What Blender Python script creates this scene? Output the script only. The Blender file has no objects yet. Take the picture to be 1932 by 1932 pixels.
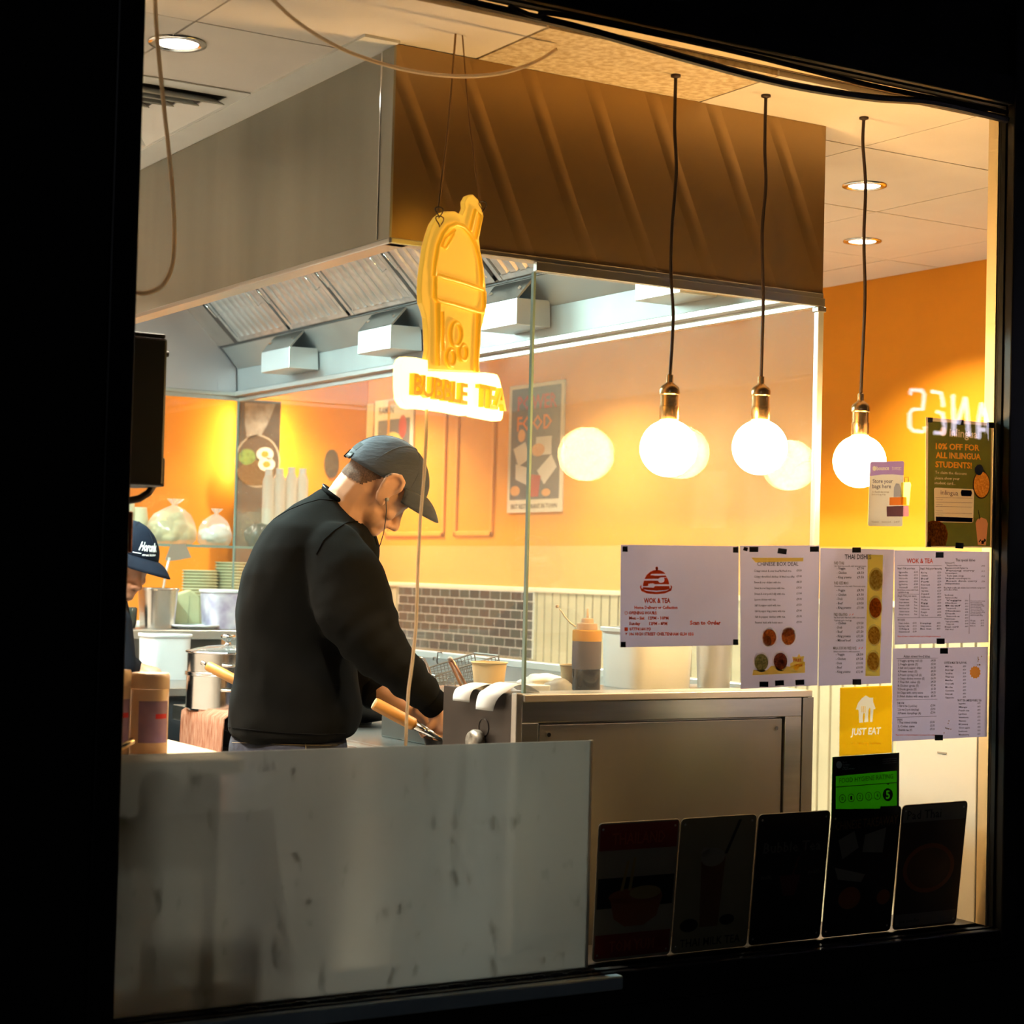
import bpy, math, random
from math import radians, sin, cos, pi
from mathutils import Vector, Matrix, noise
from mathutils.bvhtree import BVHTree
random.seed(7)
V = Vector
scene = bpy.context.scene
col = scene.collection

# ------------------------------------------------------------------ camera
F = 3497.3                                   # focal length in pixels of the 1932 frame
YAW, PITCH, ROLL = radians(31.506), radians(1.838), radians(1.437)
EYE = V((0, 0, 1.55))
_f = V((sin(YAW)*cos(PITCH), cos(YAW)*cos(PITCH), sin(PITCH)))
_r = V((cos(YAW), -sin(YAW), 0))
_u = _r.cross(_f)
CR = cos(ROLL)*_r + sin(ROLL)*_u
CU = -sin(ROLL)*_r + cos(ROLL)*_u
CF = _f
cd = bpy.data.cameras.new('camera')
cam = bpy.data.objects.new('camera', cd)
col.objects.link(cam)
cam.matrix_world = Matrix(((CR.x, CU.x, -CF.x, EYE.x), (CR.y, CU.y, -CF.y, EYE.y), (CR.z, CU.z, -CF.z, EYE.z), (0, 0, 0, 1)))
cd.sensor_width = 36.0
cd.sensor_height = 36.0
cd.lens = F/1932*36.0
cd.clip_start = 0.05
cd.dof.use_dof = True
cd.dof.focus_distance = 4.7
cd.dof.aperture_fstop = 5.6
scene.camera = cam

# ------------------------------------------------------------------ world, exposure
w = bpy.data.worlds.new('night')
scene.world = w
w.use_nodes = True
w.node_tree.nodes['Background'].inputs[0].default_value = (0.55, 0.6, 0.9, 1)
w.node_tree.nodes['Background'].inputs[1].default_value = 0.0025
scene.view_settings.view_transform = 'Standard'
scene.view_settings.look = 'None'
scene.view_settings.gamma = 1.0
scene.view_settings.use_curve_mapping = False
scene.view_settings.exposure = 0.0
cy = scene.cycles
cy.max_bounces = 6
cy.diffuse_bounces = 3
cy.glossy_bounces = 3
cy.transmission_bounces = 4
cy.transparent_max_bounces = 16
cy.use_adaptive_sampling = True
cy.adaptive_threshold = 0.18
cy.adaptive_min_samples = 16
cy.use_light_tree = True
cy.caustics_reflective = False
cy.caustics_refractive = False
cy.sample_clamp_indirect = 4.0
cy.sample_clamp_direct = 0.0

# lamp levels: each is used by the fitting that carries the lamp
L_PENDANT = 115.0
W_HOOD = 66.0
W_DOWN = 34.0
L_BANNER = 130.0
L_CUP, L_PLATE = 0.6, 4.5
L_STREET = 14.0

# ------------------------------------------------------------------ pixel -> point helpers
def ray(x, y):
    return CF + CR*((x-966)/F) - CU*((y-966)/F)
def PX(x, y, X=None, Y=None, Z=None, d=None):
    q = ray(x, y)
    if X is not None: t = X/q.x
    elif Y is not None: t = Y/q.y
    elif Z is not None: t = (Z-EYE.z)/q.z
    else: t = d
    return EYE + q*t

# ------------------------------------------------------------------ materials
MATS = {}
def mat(name, c=(.8, .8, .8), rough=.5, metal=0., emit=None, es=0., alpha=None, noise_amt=0., nscale=8., bump=0., bscale=40., stretch=(1, 1, 1), spec=.5, trans=0., sheen=0., coat=0., c2=None, translucent=0., detail=4.):
    if name in MATS: return MATS[name]
    m = bpy.data.materials.new(name); m.use_nodes = True
    nt = m.node_tree; N = nt.nodes; Lk = nt.links
    b = N['Principled BSDF']
    b.inputs['Base Color'].default_value = (*c, 1)
    b.inputs['Roughness'].default_value = rough
    b.inputs['Metallic'].default_value = metal
    b.inputs['Specular IOR Level'].default_value = spec
    b.inputs['Transmission Weight'].default_value = trans
    b.inputs['Sheen Weight'].default_value = sheen
    b.inputs['Coat Weight'].default_value = coat
    if emit:
        b.inputs['Emission Color'].default_value = (*emit, 1)
        b.inputs['Emission Strength'].default_value = es
    if noise_amt or bump or c2:
        tc = N.new('ShaderNodeTexCoord'); mp = N.new('ShaderNodeMapping')
        mp.inputs['Scale'].default_value = stretch
        Lk.new(tc.outputs['Object'], mp.inputs[0])
        if noise_amt or c2:
            nz = N.new('ShaderNodeTexNoise'); nz.inputs['Scale'].default_value = nscale; nz.inputs['Detail'].default_value = detail
            Lk.new(mp.outputs[0], nz.inputs['Vector'])
            rp = N.new('ShaderNodeValToRGB')
            d = c2 if c2 else tuple(max(0, k*(1-noise_amt)) for k in c)
            e = c if c2 else tuple(min(1, k*(1+noise_amt*.5)) for k in c)
            rp.color_ramp.elements[0].color = (*d, 1); rp.color_ramp.elements[1].color = (*e, 1)
            rp.color_ramp.elements[0].position = .35; rp.color_ramp.elements[1].position = .65
            Lk.new(nz.outputs['Fac'], rp.inputs[0]); Lk.new(rp.outputs[0], b.inputs['Base Color'])
        if bump:
            n2 = N.new('ShaderNodeTexNoise'); n2.inputs['Scale'].default_value = bscale; n2.inputs['Detail'].default_value = 3
            Lk.new(mp.outputs[0], n2.inputs['Vector'])
            bp = N.new('ShaderNodeBump'); bp.inputs['Strength'].default_value = bump; bp.inputs['Distance'].default_value = .01
            Lk.new(n2.outputs['Fac'], bp.inputs['Height']); Lk.new(bp.outputs[0], b.inputs['Normal'])
    if translucent:
        out = N['Material Output']
        tl = N.new('ShaderNodeBsdfTranslucent')
        src = b.inputs['Base Color'].links
        if src: Lk.new(src[0].from_socket, tl.inputs[0])
        else: tl.inputs[0].default_value = (*c, 1)
        mx = N.new('ShaderNodeMixShader'); mx.inputs[0].default_value = translucent
        Lk.new(b.outputs[0], mx.inputs[1]); Lk.new(tl.outputs[0], mx.inputs[2]); Lk.new(mx.outputs[0], out.inputs[0])
    MATS[name] = m
    return m

def glass(name, tint=(.97, .99, .98), haze=0., hazec=(.9, .9, .9), f0=.04, refl_rough=0., spots=False, gain=1.):
    """clear sheet glass: straight-through light, mirror by angle, and an optional film of grease and dust"""
    if name in MATS: return MATS[name]
    m = bpy.data.materials.new(name); m.use_nodes = True
    nt = m.node_tree; N = nt.nodes; Lk = nt.links
    N.remove(N['Principled BSDF']); out = N['Material Output']
    tr = N.new('ShaderNodeBsdfTransparent'); tr.inputs[0].default_value = (*tint, 1)
    gl = N.new('ShaderNodeBsdfGlossy'); gl.inputs['Roughness'].default_value = refl_rough; gl.inputs[0].default_value = (1, 1, 1, 1)
    lw = N.new('ShaderNodeLayerWeight'); lw.inputs[0].default_value = .5
    pw = N.new('ShaderNodeMath'); pw.operation = 'POWER'; pw.inputs[1].default_value = 5
    ma = N.new('ShaderNodeMath'); ma.operation = 'MULTIPLY_ADD'; ma.inputs[1].default_value = (1-f0)*gain; ma.inputs[2].default_value = f0*gain
    ma.use_clamp = True
    Lk.new(lw.outputs['Facing'], pw.inputs[0]); Lk.new(pw.outputs[0], ma.inputs[0])
    mx = N.new('ShaderNodeMixShader'); Lk.new(ma.outputs[0], mx.inputs[0]); Lk.new(tr.outputs[0], mx.inputs[1]); Lk.new(gl.outputs[0], mx.inputs[2])
    last = mx
    if haze:
        df = N.new('ShaderNodeBsdfDiffuse'); df.inputs[0].default_value = (*hazec, 1)
        tl = N.new('ShaderNodeBsdfTranslucent'); tl.inputs[0].default_value = (*hazec, 1)
        hm = N.new('ShaderNodeMixShader'); hm.inputs[0].default_value = .5
        Lk.new(df.outputs[0], hm.inputs[1]); Lk.new(tl.outputs[0], hm.inputs[2])
        m2 = N.new('ShaderNodeMixShader'); m2.inputs[0].default_value = haze
        Lk.new(mx.outputs[0], m2.inputs[1]); Lk.new(hm.outputs[0], m2.inputs[2])
        last = m2
    Lk.new(last.outputs[0], out.inputs[0])
    MATS[name] = m
    return m

def emitter(name, c, s):
    if name in MATS: return MATS[name]
    m = bpy.data.materials.new(name); m.use_nodes = True; m.cycles.emission_sampling = 'AUTO' if 'bulb' in name or 'wall' in name else 'NONE'
    N = m.node_tree.nodes; N.remove(N['Principled BSDF'])
    e = N.new('ShaderNodeEmission'); e.inputs[0].default_value = (*c, 1); e.inputs[1].default_value = s
    m.node_tree.links.new(e.outputs[0], N['Material Output'].inputs[0])
    MATS[name] = m
    return m

STEEL = mat('brushed_steel', (.56, .55, .52), .3, 1., noise_amt=.12, nscale=3, bump=.05, bscale=60, stretch=(1, 1, 14))
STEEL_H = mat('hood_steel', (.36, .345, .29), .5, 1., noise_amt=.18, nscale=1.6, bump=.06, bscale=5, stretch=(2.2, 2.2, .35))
STEEL_D = mat('worn_steel', (.42, .40, .37), .38, 1., noise_amt=.2, nscale=4, bump=.06, bscale=30)
CHROME = mat('polished_steel', (.75, .74, .72), .14, 1.)
DARKMETAL = mat('dark_metal', (.06, .05, .045), .45, .6, noise_amt=.3, nscale=9)
BLACKFRAME = mat('black_frame_paint', (.006, .005, .005), .4, 0.)
BLACKWALL = mat('black_render', (.004, .004, .004), .8, 0., noise_amt=.3)
BLACKPL = mat('black_plastic', (.018, .015, .013), .5)
ORANGE = mat('orange_wall_paint', (.88, .33, .006), .55, noise_amt=.06, nscale=2.5)
CREAMTRIM = mat('cream_trim_paint', (.82, .68, .45), .5)
WHITEPAINT = mat('white_paint', (.8, .8, .76), .5, noise_amt=.04)
CEILW = mat('ceiling_tile_white', (.80, .74, .68), .9, noise_amt=.03)
CEILP = mat('ceiling_tile_pitted', (.80, .70, .52), .95, c2=(.55, .42, .25), nscale=60, bump=.4, bscale=70)
PAPER = mat('printer_paper', (.64, .62, .76), .8, translucent=.55)
PAPERW = mat('white_paper', (.86, .85, .83), .8, translucent=.3)
TAPE = mat('black_tape', (.03, .035, .03), .35)
TAPEB = mat('brown_tape', (.10, .06, .05), .35)
INK = mat('black_ink', (.02, .012, .02), .8)
INKR = mat('red_ink', (.80, .075, .01), .8, translucent=.55)
INKGREY = mat('grey_ink', (.07, .05, .07), .8)
CORDB = mat('brown_cord', (.03, .014, .006), .6)
CABLE = mat('white_cable', (.90, .78, .62), .5, translucent=.5)
BLACKCLOTH = mat('black_sweatshirt', (.009, .009, .0085), .95, sheen=.01, spec=.05, bump=.08, bscale=350)
CLOTH2 = mat('dark_navy_shirt', (.008, .009, .013), .9, spec=.08)
DENIM = mat('dark_denim', (.028, .032, .055), .9, noise_amt=.4, nscale=60)
SKIN = mat('skin', (.72, .40, .25), .5, noise_amt=.06, nscale=20)
SKIN2 = mat('skin_tanned', (.56, .28, .17), .5, noise_amt=.08, nscale=20)
HAIR = mat('short_black_hair', (.05, .035, .03), .9, bump=.5, bscale=600)
CAPM = mat('charcoal_cap_cloth', (.048, .056, .075), .8, sheen=.2, bump=.25, bscale=40, stretch=(1, 1, 3))
CAPN = mat('navy_cap_cloth', (.006, .009, .018), .85, spec=.12)
WOOD = mat('handle_wood', (.66, .30, .06), .45, c2=(.42, .17, .03), nscale=12, stretch=(1, 1, 1))
KRAFT = mat('kraft_paper', (.70, .52, .28), .8, noise_amt=.05)
KRAFTG = mat('greenish_kraft', (.46, .45, .24), .8, noise_amt=.08)

# ------------------------------------------------------------------ mesh builder
ORG = {}
class MB:
    def __init__(s): s.v = []; s.f = []
    def add(s, vs, fs):
        n = len(s.v); s.v += [V(p) for p in vs]; s.f += [tuple(i+n for i in f) for f in fs]; return s
    def box(s, x0, x1, y0, y1, z0, z1):
        vs = [(x, y, z) for z in (z0, z1) for y in (y0, y1) for x in (x0, x1)]
        return s.add(vs, [(0, 2, 3, 1), (4, 5, 7, 6), (0, 1, 5, 4), (2, 6, 7, 3), (0, 4, 6, 2), (1, 3, 7, 5)])
    def obox(s, c, ax, ay, az):
        c = V(c); ax = V(ax); ay = V(ay); az = V(az)
        vs = [c+ax*i+ay*j+az*k for k in (-1, 1) for j in (-1, 1) for i in (-1, 1)]
        fs = [(0, 2, 3, 1), (4, 5, 7, 6), (0, 1, 5, 4), (2, 6, 7, 3), (0, 4, 6, 2), (1, 3, 7, 5)]
        if ax.cross(ay).dot(az) < 0: fs = [f[::-1] for f in fs]
        return s.add(vs, fs)
    def cone(s, p0, p1, r0, r1=None, n=16, caps=True):
        p0 = V(p0); p1 = V(p1); r1 = r0 if r1 is None else r1
        d = (p1-p0).normalized(); a = d.orthogonal().normalized(); b = d.cross(a)
        vs = []
        for p, r in ((p0, r0), (p1, r1)):
            vs += [p+(a*cos(2*pi*k/n)+b*sin(2*pi*k/n))*r for k in range(n)]
        fs = [(k, (k+1) % n, n+(k+1) % n, n+k) for k in range(n)]
        if caps: fs += [tuple(range(n))[::-1], tuple(range(n, 2*n))]
        return s.add(vs, fs)
    def tube(s, pts, r, n=8, closed=False, caps=True):
        pts = [V(p) for p in pts]; m = len(pts)
        rs = r if isinstance(r, (list, tuple)) else [r]*m
        vs = []; a = None
        for i, p in enumerate(pts):
            if closed: d = pts[(i+1) % m]-pts[i-1]
            else: d = pts[min(i+1, m-1)]-pts[max(i-1, 0)]
            d = d.normalized() if d.length > 1e-9 else V((0, 0, 1))
            if a is None: a = d.orthogonal().normalized()
            a = a-d*a.dot(d)
            a = a.normalized() if a.length > 1e-6 else d.orthogonal().normalized()
            b = d.cross(a)
            vs += [p+(a*cos(2*pi*k/n)+b*sin(2*pi*k/n))*rs[i] for k in range(n)]
        fs = []
        for i in range(m if closed else m-1):
            j = (i+1) % m
            fs += [(i*n+k, i*n+(k+1) % n, j*n+(k+1) % n, j*n+k) for k in range(n)]
        if caps and not closed: fs += [tuple(range(n))[::-1], tuple(range((m-1)*n, m*n))]
        return s.add(vs, fs)
    def lathe(s, prof, c, n=24, ax=None, sq=None):
        """profile (r, h) turned about the vertical through c; open ends unless r = 0"""
        c = V(c); X = V((1, 0, 0)); Y = V((0, 1, 0)); Z = V((0, 0, 1))
        if ax is not None: Z = V(ax).normalized(); X = Z.orthogonal().normalized(); Y = Z.cross(X)
        vs = []; fs = []
        for r, h in prof:
            for k in range(n):
                t = 2*pi*k/n; q = 1.
                if sq: q = 1/((abs(cos(t))**sq+abs(sin(t))**sq)**(1/sq))
                vs.append(c+(X*cos(t)+Y*sin(t))*(r*q)+Z*h)
        for i in range(len(prof)-1):
            for k in range(n):
                fs.append((i*n+k, i*n+(k+1) % n, (i+1)*n+(k+1) % n, (i+1)*n+k))
        if prof[0][0] > 1e-6: pass
        return s.add(vs, fs)
    def cap(s, r, c, n=24, up=True, ax=None):
        c = V(c); X = V((1, 0, 0)); Y = V((0, 1, 0))
        if ax is not None: Z = V(ax).normalized(); X = Z.orthogonal().normalized(); Y = Z.cross(X)
        vs = [c+(X*cos(2*pi*k/n)+Y*sin(2*pi*k/n))*r for k in range(n)]
        f = tuple(range(n))
        return s.add(vs, [f if up else f[::-1]])
    def ell(s, c, ax, ay, az, nu=16, nv=10):
        c = V(c); ax = V(ax); ay = V(ay); az = V(az); vs = []; fs = []
        for i in range(1, nv):
            t = pi*i/nv
            for k in range(nu):
                p = 2*pi*k/nu; vs.append(c+ax*(sin(t)*cos(p))+ay*(sin(t)*sin(p))+az*cos(t))
        vs += [c+az, c-az]; T = len(vs)-2
        for i in range(nv-2):
            for k in range(nu): fs.append((i*nu+k, (i+1)*nu+k, (i+1)*nu+(k+1) % nu, i*nu+(k+1) % nu))
        for k in range(nu):
            fs.append((T, k, (k+1) % nu)); o = (nv-2)*nu; fs.append((T+1, o+(k+1) % nu, o+k))
        if ax.cross(ay).dot(az) < 0: fs = [f[::-1] for f in fs]
        return s.add(vs, fs)
    def prism(s, poly, mp, t, n=None):
        """polygon of 2-D points mapped by mp(a, b) -> point, extruded by the vector t"""
        t = V(t); A = [V(mp(*p)) for p in poly]; B = [p+t for p in A]; k = len(A)
        nrm = V((0, 0, 0))
        for i in range(k): nrm += A[i].cross(A[(i+1) % k])
        fs = [tuple(range(k)), tuple(range(k, 2*k))[::-1]]+[(i, k+i, k+(i+1) % k, (i+1) % k) for i in range(k)]
        if nrm.dot(t) > 0: fs = [f[::-1] for f in fs]
        return s.add(A+B, fs)
    def loft(s, rings, caps=True, flip=False):
        n = len(rings[0]); vs = [p for r in rings for p in r]; fs = []
        for i in range(len(rings)-1):
            fs += [(i*n+k, i*n+(k+1) % n, (i+1)*n+(k+1) % n, (i+1)*n+k) for k in range(n)]
        if caps: fs += [tuple(range(n))[::-1], tuple(range((len(rings)-1)*n, len(rings)*n))]
        if flip: fs = [f[::-1] for f in fs]
        return s.add(vs, fs)
    def chain(s, pts, rs, n=14):
        for i, (p, r) in enumerate(zip(pts, rs)):
            s.ell(p, (r, 0, 0), (0, r, 0), (0, 0, r), n, 8)
            if i: s.cone(pts[i-1], p, rs[i-1], r, n)
        return s
    def mesh(s, name, off=V((0, 0, 0)), smooth=False):
        me = bpy.data.meshes.new(name)
        me.from_pydata([p-off for p in s.v], [], s.f); me.update()
        if smooth: me.polygons.foreach_set('use_smooth', [True]*len(me.polygons))
        return me
    def build(s, name, m, parent=None, smooth=False, bevel=0., origin=None, auto=False, solid=0.):
        if parent is None and origin is None:
            xs = [p.x for p in s.v]; ys = [p.y for p in s.v]; zs = [p.z for p in s.v]
            origin = V(((min(xs)+max(xs))/2, (min(ys)+max(ys))/2, min(zs)))
        if origin is None: origin = ORG[parent.name]
        me = s.mesh(name, V(origin), smooth or auto)
        me.materials.append(m)
        o = bpy.data.objects.new(name, me); col.objects.link(o)
        return place(o, V(origin), parent, bevel, auto, solid)

def place(o, origin, parent, bevel=0., auto=False, solid=0.):
    ORG[o.name] = V(origin)
    if parent: o.parent = parent; o.location = V(origin)-ORG[parent.name]
    else: o.location = origin
    if solid:
        sm = o.modifiers.new('thick', 'SOLIDIFY'); sm.thickness = solid; sm.offset = 0
    if bevel:
        b = o.modifiers.new('bevel', 'BEVEL'); b.width = bevel; b.segments = 2; b.limit_method = 'ANGLE'
    if auto:
        me = o.data
        try: me.set_sharp_from_angle(angle=radians(40))
        except Exception: pass
    return o
def tag(o, label, cat, group=None, kind=None):
    o['label'] = label; o['category'] = cat
    if group: o['group'] = group
    if kind: o['kind'] = kind
    return o
def thing(name, loc, label, cat, group=None):
    o = bpy.data.objects.new(name, None); col.objects.link(o); o.empty_display_size = .05
    o.location = V(loc); ORG[o.name] = V(loc)
    return tag(o, label, cat, group)
def struct(o, label=None):
    o['kind'] = 'structure'
    if label: o['label'] = label
    return o
def sempty(name, loc=(0, 0, 0)):
    o = bpy.data.objects.new(name, None); col.objects.link(o); o.location = V(loc); ORG[o.name] = V(loc); o['kind'] = 'structure'; return o
def dup(o, delta, label=None, parent=None, group=None):
    c = o.copy(); col.objects.link(c)
    if parent is None: c.location = o.location+V(delta)
    else: c.parent = parent
    if label: c['label'] = label
    if group: c['group'] = group
    for ch in o.children: dup(ch, (0, 0, 0), parent=c)
    return c
def shared(name, me, loc, parent, rot=None, scale=None):
    o = bpy.data.objects.new(name, me); col.objects.link(o); o.parent = parent
    o.location = V(loc)-ORG[parent.name]
    if rot is not None: o.rotation_euler = rot
    if scale is not None: o.scale = scale
    ORG[o.name] = V(loc)
    return o
def area(name, loc, power, c, size, size_y=None, parent=None, direction=(0, 0, -1), spread=None, shape=None):
    l = bpy.data.lights.new(name, 'AREA'); l.energy = power; l.color = c
    l.shape = shape or ('RECTANGLE' if size_y else 'DISK'); l.size = size
    if size_y: l.size_y = size_y
    if spread: l.spread = spread
    o = bpy.data.objects.new(name, l); col.objects.link(o)
    o.rotation_euler = (0, math.atan2(-direction[0], -direction[2]), 0) if direction[1] == 0 else V(direction).to_track_quat('-Z', 'Y').to_euler()
    if parent: o.parent = parent; o.location = V(loc)-ORG[parent.name]
    else: o.location = loc
    return o

# text ------------------------------------------------------------------
_TX = {}
def text2d(s, res=2, shear=0., bold=0., spacing=1.):
    k = (s, res, shear, bold, spacing)
    if k in _TX: return _TX[k]
    c = bpy.data.curves.new('t', 'FONT'); c.body = s; c.resolution_u = res; c.shear = shear; c.offset = bold; c.fill_mode = 'FRONT'; c.space_character = spacing
    o = bpy.data.objects.new('t', c)
    me = o.to_mesh()
    vs = [(v.co.x, v.co.y) for v in me.vertices]; fs = [tuple(p.vertices) for p in me.polygons]
    o.to_mesh_clear(); bpy.data.objects.remove(o); bpy.data.curves.remove(c)
    if vs:
        x0 = min(a for a, b in vs); x1 = max(a for a, b in vs)
        vs = [((a-x0)/max(x1-x0, 1e-6), b/.70) for a, b in vs]      # width 1, cap height 1
    _TX[k] = (vs, fs); return _TX[k]
def ptext(mb, s, L, R, capx, on, out, res=1, shear=0., bold=0., spacing=1.):
    """text from pixel L to pixel R (baseline), cap height capx pixels, laid on the surface on(px,py) and lifted by out"""
    vs, fs = text2d(s, res, shear, bold, spacing)
    if not vs: return
    a = V(on(*L)); b = V(on(*R)); up = V(on((L[0]+R[0])/2, (L[1]+R[1])/2-capx))-V(on((L[0]+R[0])/2, (L[1]+R[1])/2))
    mb.add([a+(b-a)*x+up*y+V(out) for x, y in vs], fs)
def pquad(mb, pts, on, out, t=None):
    ps = [V(on(*p))+V(out) for p in pts]
    mb.add(ps, [tuple(range(len(ps)))])
def pdisc(mb, c, rx, ry, on, out, n=20):
    pquad(mb, [(c[0]+rx*cos(2*pi*k/n), c[1]-ry*sin(2*pi*k/n)) for k in range(n)][::-1], on, out)

def remesh(mb, voxel, smooth=2, fac=.5):
    me = mb.mesh('tmp'); o = bpy.data.objects.new('tmp', me); col.objects.link(o)
    r = o.modifiers.new('r', 'REMESH'); r.mode = 'VOXEL'; r.voxel_size = voxel; r.use_smooth_shade = True
    if smooth:
        sm = o.modifiers.new('s', 'SMOOTH'); sm.factor = fac; sm.iterations = smooth
    dg = bpy.context.evaluated_depsgraph_get()
    out = bpy.data.meshes.new_from_object(o.evaluated_get(dg))
    bpy.data.objects.remove(o); bpy.data.meshes.remove(me)
    return out
def from_mesh(name, me, m, parent):
    """mesh in world coordinates -> child of parent"""
    off = ORG[parent.name]
    me.transform(Matrix.Translation(-off)); me.name = name
    me.materials.clear(); me.materials.append(m)
    o = bpy.data.objects.new(name, me); col.objects.link(o)
    return place(o, off, parent)

from mathutils.geometry import delaunay_2d_cdt
def loops_of(s, res=1, bold=0., shear=0.):
    vs, fs = text2d(s, res, shear, bold)
    E = {}
    for f in fs:
        for i in range(len(f)): E[(f[i], f[(i+1) % len(f)])] = 1
    nx = {a: b for (a, b) in E if (b, a) not in E}
    out = []
    while nx:
        a = next(iter(nx)); lp = []
        while a in nx: lp.append(a); a = nx.pop(a)
        if len(lp) > 2: out.append([vs[i] for i in lp])
    return out
def text_loops(s, L, R, cap, res=1, bold=0., shear=0.):
    """outlines of a text in pixel coordinates, baseline L to R"""
    return [[(L[0]+(R[0]-L[0])*x, L[1]+(R[1]-L[1])*x-cap*y) for x, y in lp] for lp in loops_of(s, res, bold, shear)]
def cutout(mb, outer, holes, on, out):
    """a printed field with clear shapes left in it (even-odd over all outlines)"""
    pts = []; ed = []; L = [outer]+holes
    for lp in L:
        n = len(pts); pts += [V((a, b)) for a, b in lp]; ed += [(n+i, n+(i+1) % len(lp)) for i in range(len(lp))]
    vs, _, fs, _, _, _ = delaunay_2d_cdt(pts, ed, [], 0, 1e-6)
    keep = []
    for f in fs:
        cx = sum(vs[i].x for i in f)/len(f); cy_ = sum(vs[i].y for i in f)/len(f); ins = False
        for lp in L:
            j = len(lp)-1
            for i in range(len(lp)):
                (xi, yi), (xj, yj) = lp[i], lp[j]
                if (yi > cy_) != (yj > cy_) and cx < (xj-xi)*(cy_-yi)/(yj-yi)+xi: ins = not ins
                j = i
        if ins: keep.append(tuple(f))
    mb.add([V(on(v.x, v.y))+V(out) for v in vs], keep)
    return mb
def disc_loop(c, rx, ry, n=20): return [(c[0]+rx*cos(2*pi*k/n), c[1]+ry*sin(2*pi*k/n)) for k in range(n)]

# ================================================================== THE SETTING
YW = 3.10            # window plane
ZS, ZT = 0.757, 2.668  # sill and head of the opening
XL, XR = 1.110, 3.222
CEIL = 2.65
XWALL, YBACK = 4.63, 9.1

struct(MB().box(-.3, 6.5, 3.0, 9.3, -.05, 0).build('floor', mat('floor_tile', (.50, .47, .43), .5, noise_amt=.2)), 'shop floor behind the counters')
struct(MB().box(-9, 12, -9, 3.0, -.08, -.02).build('ground_pavement', mat('night_pavement', (.03, .03, .032), .7, noise_amt=.4)), 'dark pavement outside the shop')
wf = MB()
wf.box(-1.6, XL, 3.085, 3.134, 0, 3.5).box(XR, 5.6, 3.085, 3.134, 0, 3.5)
wf.box(XL, XR, 3.085, 3.134, ZT, 3.5).box(XL, XR, 3.085, 3.134, 0, ZS)
struct(wf.build('wall_front', BLACKWALL), 'black shop front wall around the lit window')
struct(MB().box(.2, .3, 3.134, 9.2, 0, 2.7).build('wall_left', mat('white_kitchen_wall', (.72, .72, .68), .5)), 'white kitchen wall on the far left')
struct(MB().box(.2, XWALL+.1, YBACK, YBACK+.1, 0, 2.7).build('wall_back', ORANGE), 'orange back wall of the shop')
wr = struct(MB().box(XWALL, XWALL+.1, 3.134, YBACK, 0, 2.7).build('wall_right', ORANGE), 'orange side wall with ribbed panelling below')

# ribbed wainscot on the side wall, slat by slat
RIB = mat('ribbed_panel_olive', (.52, .47, .30), .6, noise_amt=.12, nscale=3)
y0 = 3.4; sw = .066
slat = MB().box(-.014, 0, 0, sw-.012, 0, 1.455).mesh('slat'); slat.materials.append(RIB)
k = 0
while y0+k*sw < 9.05:
    shared('slat', slat, (XWALL, y0+k*sw, .005), wr); k += 1
MB().box(XWALL-.004, XWALL, 3.2, 9.1, 0, 1.46).build('panel_backing', mat('ribbed_panel_shadow_gap', (.12, .13, .10), .8), wr)
MB().box(XWALL-.022, XWALL, 3.2, 9.1, 1.456, 1.478).build('dado_rail', mat('cream_rail', (.85, .75, .55), .5), wr, bevel=.004)
MB().box(XWALL-.006, XWALL, 3.2, 9.1, 1.478, 1.672).build('dado_band', mat('pale_peach_band', (.90, .41, .09), .6), wr)
# raised frames on the wall stand in for door reflections in the glass
for a, b in ((8.84, 8.20), (8.10, 7.72)):
    f = MB(); t = .025
    f.box(XWALL-.012, XWALL, b, a, 1.72, 1.72+t).box(XWALL-.012, XWALL, b, a, 2.45-t, 2.45)
    f.box(XWALL-.012, XWALL, b, b+t, 1.72, 2.45).box(XWALL-.012, XWALL, a-t, a, 1.72, 2.45)
    f.build('reflected_door_frame', mat('reflected_frame_orange', (.90, .36, .03), .5), wr, bevel=.005)
# dark subway tiles set into the panelling
TILE = [mat('dark_green_tile', (.030, .045, .038), .3, spec=.25), mat('dark_grey_tile', (.018, .025, .024), .32, spec=.25), mat('brown_grey_tile', (.035, .028, .026), .35, spec=.25)]
tp = MB().box(XWALL-.022, XWALL-.012, 7.31, 8.64, 1.146, 1.456).build('tile_grout', mat('grey_grout', (.85, .82, .76), .9), wr)
rows = 7; th = (1.456-1.146)/rows; tw = .098
tm = []
for m_ in TILE:
    me = MB().box(-.0015, 0, .0028, tw-.0028, .0022, th-.0022).mesh('tile'); me.materials.append(m_); tm.append(me)
for j in range(rows):
    a = 7.31-(tw/2 if j % 2 else 0)
    while a < 8.64-.01:
        lo = max(a, 7.31); hi = min(a+tw, 8.64)
        if hi-lo > .02:
            shared('tile', random.choice(tm), (XWALL-.022, lo-(.003)*(hi-lo)/tw+.003*(hi-lo)/tw, 1.146+j*th), tp, scale=(1, (hi-lo)/tw, 1))
        a += tw

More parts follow.
